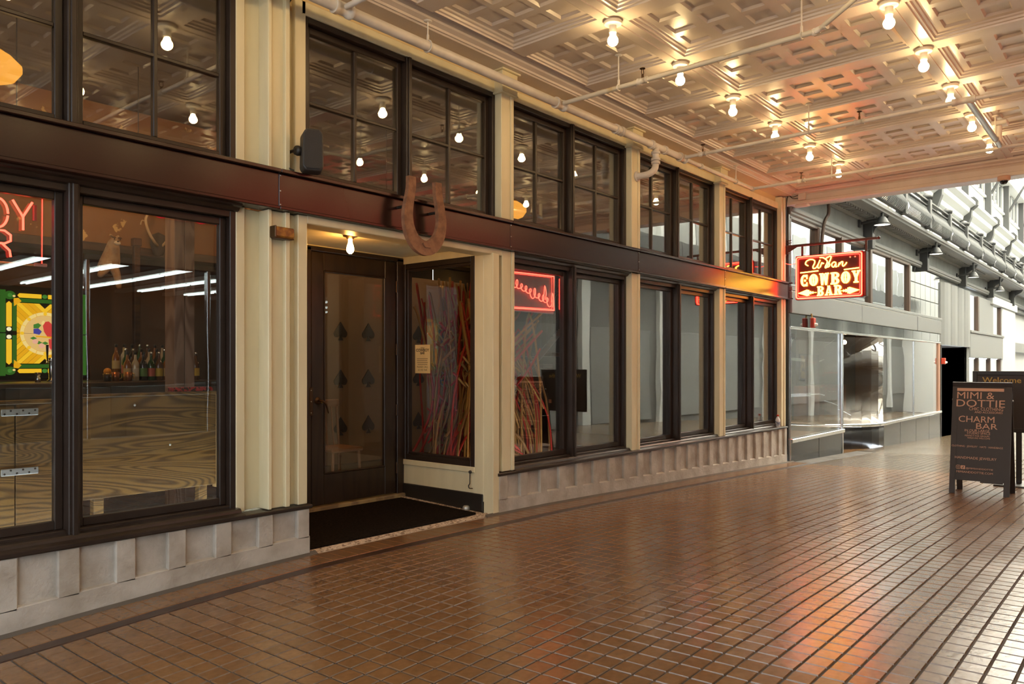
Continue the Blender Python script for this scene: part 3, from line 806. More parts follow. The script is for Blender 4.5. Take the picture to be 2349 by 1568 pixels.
M_ink = mat('ink', (.03, .025, .02), .8)
def side_text(body, size, yc, z, bold=0):
    text(body, size, lambda u, v, w: (5.2330-w*.2, yc-u, z+v), M_ink, t, align='CENTER', depth=.001, off=bold)
side_text('URBAN', .018, .955, 1.508); side_text('COWBOY', .040, .955, 1.478, .001); side_text('BAR', .034, .955, 1.452, .001)
for i in range(4): MB().box(5.2326, 5.2334, .955-.075+.006*(i%2), .955+.078-.008*(i==3), 1.405-i*.019, 1.411-i*.019).build('printed_line', mat('grey_ink_%d' % i, (.20, .15, .09), .8), t)
side_text('PLEASE CALL', .027, .955, 1.318); side_text('615 425 7648', .023, .955, 1.290)

# ================================================================== HANGING NEON SIGN (perpendicular to the wall, at x = 12.3)
def hanging_sign():
    t = thing('hanging_neon_sign', (12.33, -.6, 2.7), 'lit red and amber neon blade sign reading Urban Cowboy Bar', 'sign')
    XF = 12.245
    ya, yb, za, zc = -.165, -1.185, 2.372, 3.068
    MB().cbox(12.25, 12.39, yb, ya, za, zc, .012).build('cabinet', M_signred, t)
    MB().cbox(12.262, 12.378, yb-.035, yb+.001, za+.01, zc-.01, .006).build('cabinet_side', M_black, t)
    MB().box(12.247, 12.2505, yb+.02, ya-.02, za+.02, zc-.02).build('sign_face', M_signface, t)
    # u runs to the right of the viewer: u=0 at ya, u=1.02 at yb
    F = lambda u, v, w=0: (XF-.012-w, ya-u, za+v)
    W, H = ya-yb, zc-za
    def rr(m, r0):
        c = []
        for cx_, cz_, a0 in ((W-m-r0, m+r0, -90), (W-m-r0, H-m-r0, 0), (m+r0, H-m-r0, 90), (m+r0, m+r0, 180)):
            for k in range(5): a = math.radians(a0+90*k/4); c.append((cx_+r0*math.cos(a), cz_+r0*math.sin(a)))
        return c
    MB().tube([F(u, v) for u, v in rr(.022, .03)], .010, 8, closed=True).build('border_tube', M_redcore, t)
    MB().tube([F(u, v) for u, v in rr(.048, .025)], .006, 8, closed=True).build('inner_border_tube', M_red_tube, t)
    for y in (.83, .90): MB().lathe([(0, -.012), (.012, -.012), (.014, 0)], (12.247, ya-y, zc-.085), 10, 'x').build('electrode', M_white, t)
    # Urban: script strokes
    S = [
        [(.02, .05), (-.02, .085), (.0, .135), (.06, .155), (.11, .135), (.115, .09), (.09, .03), (.10, .0), (.135, .01), (.17, .07), (.195, .135), (.165, .05), (.165, .005), (.185, .0)],
        [(.195, .01), (.215, .07), (.225, .085), (.235, .07), (.250, .075)],
        [(.19, .172), (.24, .165), (.30, .10), (.27, .01), (.285, .0), (.33, .09), (.355, .165), (.335, .18), (.28, .15), (.27, .135)],
        [(.285, .005), (.32, .01), (.335, .045), (.315, .075), (.295, .07)],
        [(.425, .065), (.395, .08), (.365, .05), (.37, .01), (.395, .0), (.425, .055), (.42, .0), (.44, .005)],
        [(.455, .0), (.475, .065), (.47, .03), (.50, .07), (.52, .07), (.515, .02), (.53, .0), (.56, .03), (.575, .06)],
    ]
    m = MB()
    for s in S: m.tube([F(.185+u*1.04, .480+v*.93) for u, v, in [(p[0], p[2]) for p in smooth_path([(a, 0, b) for a, b in s], 5)]], .0085, 7)
    m.build('urban_script', M_yel, t)
    for (u0, u1, z0, z1) in ((.085, .36, .430, .442), (.745, .96, .430, .442)):
        MB().tube([F(u0, z0-.004), F(u1, z0+.008)], .0085, 8).build('rule_tube', M_yel, t)
    # slab letters built from strokes: polygons in a unit cell (w x 1)
    def letters(word, u0, z0, h, ws, nm):
        u = u0
        for ch, w in zip(word, ws):
            P = []
            w0 = w; w = w*.88
            R = lambda a, b, c, d: P.append([(a*w, c), (b*w, c), (b*w, d), (a*w, d)])
            if ch in 'OC':
                for a0, a1, sx in ((95, 265, -1), (-85, 85, 1)):
                    if ch == 'C' and sx > 0:
                        R(.52, .92, .80, .98); R(.78, .92, .62, .9); R(.52, .92, .02, .20); R(.78, .92, .1, .34); P.append([(.50*w, .44), (.62*w, .40), (.74*w, .50), (.62*w, .60), (.50*w, .56)])
                        continue
                    o = arc(.5*w, .5, .50*w, .5, a0, a1, 10); i = arc(.5*w, .5, .20*w, .40, a0, a1, 10)
                    for k in range(10): P.append([o[k], o[k+1], i[k+1], i[k]])
                    P.append([(.5*w+sx*.52*w, .5), (.5*w+sx*.42*w, .60), (.5*w+sx*.42*w, .40)])
                if ch == 'O': P.append([(.5*w, .12), (.60*w, .36), (.56*w, .5), (.60*w, .64), (.5*w, .88), (.40*w, .64), (.44*w, .5), (.40*w, .36)])
            elif ch == 'W':
                for a, b in ((.02, .22), (.36, .22+.0), ):
                    pass
                P.append([(.06*w, 1), (.32*w, 1), (.40*w, 0), (.20*w, 0)]); P.append([(.42*w, .95), (.56*w, .95), (.40*w, 0), (.30*w, .0)]); P.append([(.42*w, .95), (.58*w, .95), (.80*w, 0), (.62*w, 0)]); P.append([(.70*w, 1), (.94*w, 1), (.80*w, 0), (.62*w, 0)])
                R(0, .40, .90, 1); R(.60, 1.0, .90, 1)
            elif ch in 'BR':
                R(.10, .42, 0, 1); R(0, .50, .88, 1); R(0, .50, 0, .12)
                for zc_, hh in ((.745, .255), (.26, .28)) if ch == 'B' else ((.72, .28),):
                    o = arc(.5*w, zc_, .46*w, hh, -90, 90, 8); i = arc(.5*w, zc_, .17*w, hh*.5, -90, 90, 8)
                    for k in range(8): P.append([o[k], o[k+1], i[k+1], i[k]])
                    R(.4, .52, zc_+hh*.5, zc_+hh); R(.4, .52, zc_-hh, zc_-hh*.5)
                if ch == 'R': P.append([(.50*w, .48), (.78*w, .48), (.95*w, .10), (.68*w, 0)]); R(.62, 1.02, 0, .12)
            elif ch == 'Y':
                P.append([(.05*w, 1), (.34*w, 1), (.64*w, .42), (.36*w, .42)]); P.append([(.70*w, 1), (.95*w, 1), (.64*w, .42), (.44*w, .42)]); R(.36, .66, 0, .45); R(0, .46, .90, 1); R(.60, 1.0, .90, 1); R(.22, .80, 0, .11)
            elif ch == 'A':
                P.append([(.06*w, 0), (.26*w, 0), (.58*w, 1), (.40*w, 1)]); P.append([(.40*w, 1), (.62*w, 1), (.96*w, 0), (.66*w, 0)]); R(.28, .74, .22, .34); R(0, .38, 0, .11); R(.56, 1.04, 0, .11); R(.32, .66, .91, 1)
            m = MB()
            for k, p in enumerate(P): m.prism(p, lambda a, b, c: F(u+a, z0+b*h+.012*(u+a-u0), c), .0, .010+.0004*k)
            m.build(nm, M_yel, t)
            u += w0*1.03
    letters('COWBOY', .092, .205, .185, (.128, .150, .165, .150, .150, .140), 'cowboy_letter')
    letters('BAR', .345, .045, .150, (.115, .130, .130), 'bar_letter')
    # arrow points
    for s, u0 in ((1, .05), (-1, .97)):
        m = MB()
        m.prism([(u0, .105), (u0+s*.14, .155), (u0+s*.175, .145), (u0+s*.165, .105), (u0+s*.175, .065), (u0+s*.14, .055)], lambda a, b, c: F(a, b, c), 0, .012)
        m.prism([(u0+s*.165, .12), (u0+s*.20, .13), (u0+s*.205, .115), (u0+s*.235, .122), (u0+s*.24, .108), (u0+s*.285, .108), (u0+s*.285, .100), (u0+s*.24, .100), (u0+s*.235, .088), (u0+s*.205, .095), (u0+s*.20, .08), (u0+s*.165, .09)], lambda a, b, c: F(a, b, c), 0, .012)
        m.build('arrow', M_yel, t)
    # bracket arm, straps and wall plate
    M_arm = mat('sign_arm_paint', (.055, .02, .014), .4)
    MB().cbox(12.30, 12.34, -1.36, .06, 3.225, 3.262, .006).build('bracket_arm', M_arm, t)
    MB().lathe([(0, -.022), (.02, -.012), (.024, .0), (.02, .012), (.012, .022), (.012, .05)], (12.32, -1.385, 3.243), 12, 'y').build('finial', M_arm, t)
    for y in (-.25, -1.205): MB().cbox(12.31, 12.33, y-.016, y+.016, 2.42 if y < -1 else 3.05, 3.23, .004).build('strap', M_arm, t)
    MB().cbox(12.28, 12.36, .02, .045, 3.10, 3.36, .004).build('wall_plate', M_arm, t)
    MB().prism([(.03, 3.225), (-.17, 3.225), (.03, 3.11)], lambda u, v, x: (x, u, v), 12.315, 12.325).build('gusset', M_arm, t)
    for z in (3.13, 3.20, 3.30, 3.34): MB().cyl((12.32, .05, z), (12.32, -.05-.03*(z > 3.25), z), .007, n=6).build('stud', M_arm, t)
    MB().tube(smooth_path([(12.31, .03, 2.98), (12.31, -.06, 2.955), (12.31, -.165, 2.965)], 5), .004, 5).build('feed_cable', M_red_tube, t)
hanging_sign()

# end-of-passage fittings
t = thing('security_camera', (12.45, -2.97, 3.86), 'round dome security camera under the far beam', 'camera')
MB().lathe([(0, 0), (.075, 0), (.078, -.01), (.078, -.055), (.07, -.062), (0, -.062)], (12.30, -2.97, 3.905), 20).build('housing', mat('salmon_housing', (.55, .35, .24), .4), t)
MB().lathe([(.048, -.062), (.046, -.085), (.03, -.105), (0, -.112)], (12.30, -2.97, 3.905), 16).build('dome', mat('smoked_dome', (.01, .01, .01), .08), t)
t = thing('junction_box', (12.35, -.22, 4.0), 'square painted junction box with cables on the far beam', 'junction box')
MB().cbox(12.315, 12.36, -.30, -.18, 3.965, 4.075, .006).build('box', M_ceil, t)
for k in (0, 1): MB().tube(smooth_path([(12.33, -.18, 4.05-k*.05), (12.33, -.09, 4.03-k*.02), (12.33, -.02, 4.06), (12.325, .005, 3.95-k*.1), (12.32, .0, 3.5-k*.2), (12.32, .01, 3.30)], 5), .005, 5).build('cable', M_black, t)
t = thing('emergency_light', (12.3, -.15, 3.88), 'small salmon painted fixture under the far beam corner', 'light fixture')
MB().cbox(12.34, 12.44, -.30, -.12, 3.865, 3.906, .008).build('housing', M_ceil, t); MB().cbox(12.34, 12.44, -.335, -.30, 3.872, 3.904, .008).build('lens', M_white, t)
# water bottle on the sill
t = thing('water_bottle', (12.0, .0, .37), 'small clear drink bottle with a red cap on the far sill', 'bottle')
MB().lathe([(0, 0), (.036, 0), (.038, .006), (.038, .10), (.036, .12), (.022, .15), (.014, .165), (.014, .172)], (12.02, .03, .366), 14).build('bottle_body', mat('cloudy_plastic', (.62, .64, .64), .2), t)
MB().lathe([(0, .198), (.017, .198), (.018, .192), (.018, .172), (0, .172)], (12.02, .03, .366), 12).build('cap', mat('red_cap', (.60, .06, .02), .4), t)
MB().lathe([(.0386, .03), (.0388, .035), (.0388, .09), (.0386, .095)], (12.02, .03, .366), 14).build('wrapper', mat('bottle_label', (.55, .57, .58), .5, col2=(.1, .12, .2), scale=40, mixc=(.5, .55)), t)

# ================================================================== OPPOSITE SIDE OF THE PASSAGE (seen in reflections)
M_greywall = mat('grey_render', (.30, .30, .285), .7, col2=(.25, .25, .24), scale=4)
M_redpaint = mat('red_fascia_paint', (.42, .030, .020), .5)
M_fluo = emit('fluorescent_tube', (.86, 1.0, .97), 7, False)
M_shop = mat('shop_plaster', (.10, .085, .07), .7)
def opposite():
    w = structure(thing('wall_opposite', (6, -5.95, 0)), 'grey storefront wall across the passage')
    b = lambda n, m, *a: MB().cbox(*a, .006).build(n, m, w)
    b('wall_panel', M_greywall, -1.5, 2.6, -6.2, -5.95, -.3, 4.35); b('wall_panel', M_greywall, 8.7, 9.2, -6.2, -5.95, -.3, 4.35); b('wall_panel', M_greywall, 10.4, 12.7, -6.2, -5.95, -.4, 4.35)
    b('wall_panel', M_greywall, 9.2, 10.4, -6.2, -6.05, -.3, .5); b('wall_panel', M_greywall, 2.6, 8.7, -6.2, -5.95, -.2, .35)
    b('transom_panel', M_greywall, 2.6, 12.4, -6.2, -5.97, 2.75, 3.45); b('red_fascia', M_redpaint, 3.4, 12.4, -6.2, -5.90, 3.45, 4.35); b('transom_panel', M_greywall, -1.5, 3.4, -6.2, -5.93, 2.75, 4.35)
    for i in range(14): b('batten', M_black, 6.0+i*.46, 6.03+i*.46, -5.97, -5.935, 2.78, 3.44)
    for x in (4.2, 5.9): b('shopfront_post', M_chrome, x, x+.05, -6.05, -5.97, .35, 2.75)
    r = structure(thing('wall_shop', (5, -9, 0)), 'lit shop interior across the passage')
    c = lambda n, m, *a: MB().cbox(*a, .006).build(n, m, r)
    c('shop_floor', M_shop, 1, 12.6, -7.45, -6.2, -.2, -.1); c('shop_floor', M_shop, 1, 27, -16, -7.45, -.2, -.1); c('shop_ceiling', M_shop, 1, 12.6, -7.45, -6.2, 3.3, 3.4); c('shop_ceiling', M_shop, 1, 27, -16, -7.45, 3.3, 3.4); c('shop_back', M_shop, 1, 27, -16.2, -16, -.2, 3.4)
    c('shop_side', M_shop, .9, 1, -16, -6.2, -.2, 3.4); c('shop_side', M_shop, 27, 27.1, -16, -7.4, -.2, 3.4); c('shop_side', M_shop, 12.6, 12.68, -7.45, -6.2, -.2, 3.4); c('shop_side', M_shop, 12.6, 27, -7.5, -7.4, -.2, 3.4)
    for k in range(4): c('display_counter', mat('display_stand_%d' % k, (.30, .28, .26), .5), 2.6+k*1.9, 4.0+k*1.9, -9.6-k*.5, -8.9-k*.5, -.1, .95)
    for k, x in enumerate([2.4+1.25*i for i in range(18)]):
        t = thing('fluorescent_fixture', (x, -10, 3.2), 'reflected row of fluorescent tubes in the shop across, %s from the street end' % ('first', 'second', 'third', 'fourth', 'fifth', 'sixth', 'seventh', 'eighth', 'ninth', 'tenth', 'eleventh', 'twelfth', 'thirteenth', 'fourteenth', 'fifteenth', 'sixteenth', 'seventeenth', 'eighteenth')[k], 'light', 'fluorescent rows across the passage')
        y9 = -6.6 if x < 12.4 else -7.7
        MB().cbox(x-.10, x+.10, -15.6, y9, 3.20, 3.29, .01).build('housing', M_white, t)
        for j in range(6): MB().cyl((x-.05, y9-1.3-j*1.30, 3.17), (x-.05, y9-.1-j*1.30, 3.17), .022, n=8).build('tube', M_fluo, t)
        for j in range(6): MB().cyl((x+.05, y9-1.3-j*1.30, 3.17), (x+.05, y9-.1-j*1.30, 3.17), .022, n=8).build('tube', M_fluo, t)
    # red neon line on the fascia
    t = thing('red_lightbox_sign', (8, -5.88, 3.9), 'red lit sign box on the wall across the passage, seen only as a red sheen', 'sign')
    MB().cbox(5.7, 12.2, -5.90, -5.82, 3.50, 4.16, .01).build('box', M_redpaint, t); MB().box(5.75, 12.15, -5.815, -5.805, 3.54, 4.12).build('lit_face', emit('red_lit_face', (1, .040, .030), 2.6), t)
    # street at the open left end
    s = structure(MB().box(-60, -1.55, -40, 40, -.42, -.24).build('ground_street', mat('asphalt', (.10, .10, .10), .9, col2=(.14, .14, .14), scale=8)), 'asphalt street beyond the open left end'); s.name = 'floor_street'
    bw = structure(MB().box(-11, -9, -40, 40, -.3, 14).build('wall_light_block', mat('light_block_grey', (.32, .31, .30), .85)), 'building block added across the street to hold back daylight')  # added mass that limits daylight entering the open left end
opposite()

# ================================================================== BAR INTERIOR
M_bench = wood_mat('bench_oak', (.070, .036, .009), (.205, .115, .030), 19, 'x', .45)
M_timber = wood_mat('rough_timber', (.16, .085, .050), (.27, .165, .11), 6, 'z', .8)
M_barwood = wood_mat('bar_walnut', (.028, .012, .006), (.055, .026, .012), 5, 'x', .35)
M_indark = mat('interior_dark', (.034, .025, .020), .85)
M_peel = mat('peeling_wall', (.24, .105, .028), .8, col2=(.62, .40, .15), scale=5.5, mixc=(.655, .675), detail=6)
def interior():
    r = structure(thing('wall_interior', (6, 3, 0)), 'dark interior shell of the bar')
    b = lambda n, m, *a: MB().cbox(*a, .004).build(n, m, r)
    M_ib = mat('interior_boards', (.07, .045, .03), .5)
    b('interior_floor', M_ib, -1.0, 3.25, .27, 1.33, -.06, .04); b('interior_floor', M_ib, 5.31, 12.2, .27, 1.33, -.06, .04); b('interior_floor', M_ib, -1.0, 12.2, 1.33, 8, -.06, .04)
    b('interior_back', M_indark, -1.0, 12.2, 8, 8.1, 0, 4.3); b('interior_side', M_indark, -1.1, -1.0, .27, 8, 0, 4.3); b('interior_side', M_indark, 12.2, 12.3, .27, 8, 0, 4.3)
    b('interior_ceiling', M_indark, -1.0, 12.2, .3, 8, 4.20, 4.30)
    b('bar_soffit', M_peel, .5, 5.6, 4.25, 4.45, 2.66, 4.2); b('soffit_base', M_barwood, .5, 5.6, 4.20, 4.50, 2.58, 2.67)
    b('back_bar_wall', mat('back_bar_wall', (.09, .05, .03), .7), .5, 6.2, 4.6, 4.7, 0, 2.7)
    b('spade_screen', mat('playing_card_wall', (.16, .10, .05), .7), 5.55, 8.6, 3.6, 3.65, .05, 2.6)
    b('spade_screen_post', M_timber, 5.45, 5.56, 3.55, 3.68, .05, 2.75)
    sp = smooth_path([(0, 0, 1), (-.30, 0, .62), (-.52, 0, .34), (-.42, 0, .10), (-.18, 0, .10), (-.05, 0, .24)], 3)
    pts = [(p.x, p.z) for p in sp]+[(-.08, .08), (-.20, -.10), (.20, -.10), (.08, .08)]+[(-p.x, p.z) for p in reversed(sp)][:-1]
    M_sp = mat('spade_black', (.02, .016, .014), .7)
    first = None
    for i in range(6):
        for j in range(3):
            if first is None:
                first = MB().prism([(u*.20, v*.22) for u, v in pts], lambda u, v, a: (u, a, v), -.006, .006).build('spade', M_sp, r); o = first
            else: o = link(bpy.data.objects.new('spade', first.data), r)
            o.location = (5.80+i*.46, 3.590, .45+j*.62)
    # benches: low wooden backs behind the bar window
    t = thing('window_bench', (2.3, .46, .04), 'oak plank bench back behind the left bar window', 'bench')
    MB().cbox(1.815, 2.775, .42, .46, .52, 1.145, .004).build('back_plank', M_bench, t)
    MB().cbox(1.80, 2.79, .41, .50, 1.145, 1.165, .004).build('top_rail', M_bench, t)
    MB().cbox(2.772, 2.790, .405, .47, .50, 1.165, .003).build('end_batten', mat('raw_edge', (.42, .27, .11), .6), t)
    for x in (1.98, 2.66): MB().cbox(x, x+.06, .44, .50, .04, .53, .004).build('leg', M_bench, t)
    for x, z in ((2.22, 1.09), (2.45, .82)): MB().lathe([(0, -.004), (.006, -.003), (.008, 0)], (x, .42, z), 8, 'y').build('screw', M_steel, t)
    t = thing('booth_panel', (1.4, .46, .04), 'oak plank booth panel with two steel mending plates', 'bench')
    MB().cbox(.76, 1.545, .42, .46, .28, 1.12, .004).build('back_plank', M_bench, t); MB().cbox(1.551, 1.795, .42, .46, .30, 1.12, .004).build('back_plank', wood_mat('bench_oak_b', (.062, .032, .008), (.185, .10, .027), 22, 'x', .45), t)
    MB().cbox(.76, 1.795, .42, .47, .18, .29, .004).build('seat_edge', wood_mat('bench_oak_c', (.11, .056, .015), (.25, .14, .042), 15, 'x', .42), t)
    MB().cbox(.76, 1.795, .41, .50, 1.12, 1.142, .004).build('top_rail', M_bench, t)
    for x in (.80, 1.72): MB().cbox(x, x+.06, .44, .50, .04, .30, .004).build('leg', M_bench, t)
    for z in (1.075, .735):
        p = MB().cbox(1.475, 1.665, .412, .420, z-.02, z+.02, .003).build('mending_plate', M_steel, t)
        for k in range(6): MB().lathe([(0, -.002), (.005, -.0015), (.006, 0)], (1.492+k*.031, .412, z+(.009 if k % 2 else -.009)), 8, 'y').build('screw', M_black, p)
    tag(MB().cbox(2.50, 2.775, .46, .56, 1.167, 1.195, .003).build('red_menu', mat('red_menu_card', (.50, .03, .035), .5, col2=(.03, .01, .01), scale=45, mixc=(.5, .54))), 'red menu card lying on the bench rail', 'menu')
    # timber post
    t = thing('timber_post', (3.35, 2.1, .04), 'rough sawn timber post standing inside the bar window', 'post')
    MB().cbox(3.26, 3.352, 2.0, 2.18, .04, 3.2, .006).build('plank', M_timber, t); MB().cbox(3.356, 3.445, 2.0, 2.18, .04, 3.2, .006).build('plank', M_timber, t)
    t = thing('side_post', (3.62, 3.55, 1.2), 'slim brown post standing behind the bar counter', 'post')
    MB().cbox(3.59, 3.65, 3.52, 3.58, 1.19, 2.62, .004).build('post', M_barwood, t); MB().cbox(3.58, 3.66, 3.51, 3.59, 2.58, 2.66, .004).build('cap', M_barwood, t)
    # bar counter
    t = thing('bar_counter', (2.4, 2.8, .04), 'dark walnut bar counter behind the window bench', 'bar')
    MB().cbox(.6, 4.05, 2.62, 3.2, .04, 1.15, .008).build('front', M_barwood, t); MB().cbox(.55, 4.1, 2.55, 3.62, 1.15, 1.195, .008).build('top', M_barwood, t)
    MB().cbox(.6, 3.86, 2.595, 2.62, 1.02, 1.06, .006).build('moulding', M_barwood, t)
    # bottles on the counter
    cols = [('amber', (.20, .07, .012)), ('dark green', (.02, .055, .018)), ('clear', (.42, .36, .26)), ('brown', (.075, .030, .012)), ('dark', (.02, .014, .012))]
    labs = [(.50, .36, .14), (.42, .10, .06), (.55, .50, .38), (.50, .38, .05), (.10, .22, .05)]
    protos = []
    for nm, c in cols:
        for lk in range(1):
            t = thing('bottle', (0, 0, 0))
            h = .27
            MB().lathe([(0, 0), (.034, 0), (.036, .004), (.036, .15), (.030, .175), (.014, .205), (.012, .255)], n=12).build('bottle_glass', mat('bottle_%s' % nm.replace(' ', '_'), c, .08, spec=.8), t, True)
            li = len(protos) % 5
            MB().lathe([(.0365, .04), (.0367, .045), (.0367, .115), (.0365, .12)], n=12).build('wrapper', mat('bottle_label_%d' % li, labs[li], .6), t, True)
            MB().lathe([(0, .285), (.012, .283), (.014, .275), (.014, .252), (0, .25)], n=10).build('stopper', M_chrome if li % 2 else M_black, t, True)
            protos.append([nm, t, False])
    k = 0
    for row, (yy, zz) in enumerate(((3.02, 1.195), (3.14, 1.225), (3.27, 1.27))):
        for i in range(10 if row < 2 else 9):
            x = 3.30+i*.0765+(.035 if row == 1 else 0)
            if x > 4.0: continue
            p = protos[(k*7+row) % 5]; k += 1
            if p[2]: bo = dup(p[1], (x, yy, zz))
            else: bo = p[1]; bo.location = (x, yy, zz); p[2] = True
            rw = ('front', 'middle', 'back')[row]
            tag(bo, '%s liquor bottle, %s from the left in the %s row on the bar' % (p[0], ('first', 'second', 'third', 'fourth', 'fifth', 'sixth', 'seventh', 'eighth', 'ninth', 'tenth')[i], rw), 'bottle', 'liquor bottles on the bar counter')
    for row, (y, z) in enumerate(((3.14, 1.21), (3.27, 1.2325))):
        tag(MB().cbox(3.24, 4.06, y-.05, y+.05, 1.196, z+.0125-.001 if row == 0 else 1.268, .003).build('bottle_step', M_barwood), 'narrow dark riser carrying the %s row of bottles' % ('middle', 'back')[row], 'riser')
    t = None
    for i, (x, lab) in enumerate(((3.12, 'copper mug left of the orange on the bar'), (3.235, 'copper mug right of the orange on the bar'))):
        t = thing('copper_mug', (x, 2.85, 1.195), lab, 'mug', 'copper mugs on the bar counter')
        MB().lathe([(0, 1.197), (.030, 1.197), (.034, 1.28), (.031, 1.28), (.028, 1.20)], (x, 2.85, 0), 14).build('cup', mat('copper_%d' % i, (.40, .15, .06), .35, metal=.8), t)
        MB().tube([(x+.033, 2.85, 1.27), (x+.055, 2.85, 1.262), (x+.055, 2.85, 1.225), (x+.032, 2.85, 1.215)], .005, 6).build('handle', M_brass, t)
    tag(MB().lathe([(0, -.032)]+[(.034*math.sin(a), -.034*math.cos(a)) for a in [PI*k/8 for k in range(1, 8)]]+[(.004, .033), (0, .030)], (3.035, 2.82, 1.285), 14).build('orange', mat('orange_peel', (.75, .28, .02), .5, bump=90, bstr=.2)), 'orange fruit resting on a cup at the bar', 'fruit')
    t = thing('fruit_cup', (3.035, 2.82, 1.195), 'dark cup holding the orange', 'cup'); MB().lathe([(0, 1.197), (.030, 1.197), (.038, 1.262), (.034, 1.262), (.028, 1.20)], (3.035, 2.82, 0), 12).build('cup_body', M_barwood, t); MB().lathe([(.037, 1.258), (.041, 1.262), (.037, 1.266)], (3.035, 2.82, 0), 12).build('rim', M_brass, t)
    # beer tap and jigger
    t = thing('beer_tap', (2.70, 3.2, 1.195), 'chrome beer tap tower in front of the stained glass', 'tap')
    MB().lathe([(0, 0), (.04, 0), (.04, .01), (.024, .02), (.024, .18), (.028, .19), (.028, .215), (0, .22)], (2.70, 3.2, 1.195), 16).build('tower', M_chrome, t)
    for s in (-1, 1):
        MB().tube([(2.70, 3.19, 1.385), (2.70+s*.05, 3.17, 1.385), (2.70+s*.055, 3.16, 1.36)], .008, 8).build('faucet', M_chrome, t)
        MB().tube([(2.70+s*.045, 3.17, 1.39), (2.70+s*.05, 3.16, 1.45), (2.70+s*.05, 3.16, 1.53)], [.006, .009, .012], 8).build('handle', M_black, t)
    tag(MB().lathe([(0, 0), (.022, 0), (.024, .035), (.016, .045), (.026, .085), (.022, .085), (0, .05)], (2.52, 3.0, 1.195), 14).build('jigger', M_chrome), 'small steel jigger on the bar counter', 'jigger')
    # stained glass lightbox
    t = thing('stained_glass_panel', (2.78, 3.6, 1.2), 'backlit stained glass panel with parrots in a yellow medallion', 'stained glass')
    G = {n: emit('lit_glass_%s' % n, c, s, False) for n, c, s in (('yellow', (1.0, .56, .025), 1.15), ('gold', (1.0, .47, .012), 1.0), ('green', (.05, .17, .02), .8), ('cream', (1.0, .72, .26), 1.1), ('disc', (1.0, .62, .22), .95), ('red', (.92, .075, .06), .85), ('blue', (.10, .09, .45), .8), ('leaf', (.08, .28, .04), .9), ('pink', (1.0, .50, .34), 1.0), ('white', (1.0, .92, .62), 1.2))}
    M_lead = mat('lead_came', (.02, .015, .01), .5, metal=.4)
    y0 = 3.60; cx, cz = 2.78, 1.645; hw, hh = .365, .415
    MB().cbox(cx-hw-.05, cx+hw+.05, y0+.012, y0+.08, cz-hh-.02, cz+hh+.03, .006).build('lightbox', M_lead, t)
    Pf = lambda u, v, a: (cx+u, y0+a, cz+v)
    def piece(nm, g, poly, d=0): return MB().prism(poly, Pf, -.002-d, .010-d).build(nm, G[g], t)
    def rect(nm, g, a, b, c, d_, dd=0): return piece(nm, g, [(a, c), (b, c), (b, d_), (a, d_)], dd)
    # diagonal field
    iw, ih = .235, .285
    for qx in (-1, 1):
        for qz in (-1, 1):
            for k in range(10):
                poly = [(0.002, 0.002), (iw, 0.002), (iw, ih), (0.002, ih)]
                c0, c1 = -.24+k*.0525+.003, -.24+(k+1)*.0525-.003
                poly = clip(clip(poly, 1, -1, c1+.0), -1, 1, -c0)
                if len(poly) >= 3: piece('field_strip', 'gold' if k % 3 else 'yellow', [(qx*u, qz*v) for u, v in poly])
    ring = 16
    for k in range(ring):
        a0, a1 = 360*k/ring+.8, 360*(k+1)/ring-.8
        piece('ring_piece', 'cream', arc(0, 0, .212, .205, a0, a1, 3)+list(reversed(arc(0, 0, .182, .175, a0, a1, 3))), .004)
    for k in range(8): a = PI*k/4; piece('ring_jewel', 'yellow', arc(.197*math.cos(a), .19*math.sin(a), .016, .016, 0, 330, 10), .007)
    for k in range(6): piece('disc_piece', 'disc', [(0, 0)]+arc(0, 0, .179, .172, 60*k+.6, 60*k+59.4, 6), .003)
    piece('parrot_body', 'red', [(-.02, .08), (.0, .115), (.03, .12), (.06, .09), (.075, .03), (.075, -.02), (.06, -.05), (.02, -.03), (-.01, .02)], .008)
    piece('parrot_tail', 'red', [(.03, -.05), (.06, -.05), (.065, -.13), (.05, -.155), (.035, -.13)], .008)
    piece('parrot_beak', 'cream', [(-.02, .08), (-.035, .10), (-.02, .125), (.0, .115)], .0085)
    piece('parrot_body', 'blue', [(-.10, .045), (-.06, .05), (-.03, .02), (-.05, -.01), (-.10, 0)], .008); piece('parrot_head', 'leaf', [(-.10, .05), (-.10, .085), (-.06, .10), (-.035, .08), (-.06, .05)], .008)
    piece('branch', 'gold', [(-.08, -.02), (.09, -.03), (.09, -.042), (-.08, -.032)], .009)
    for u, v in ((-.085, -.075), (-.03, -.115), (.03, .0-.14)):
        piece('flower', 'pink', arc(u, v, .026, .024, 0, 330, 8), .006)
    for u, v in ((-.10, -.045), (-.055, -.085), (.0, -.09), (.095, .04), (.10, -.06)):
        piece('leaf', 'leaf', [(u-.03, v), (u, v+.016), (u+.03, v), (u, v-.016)], .005)
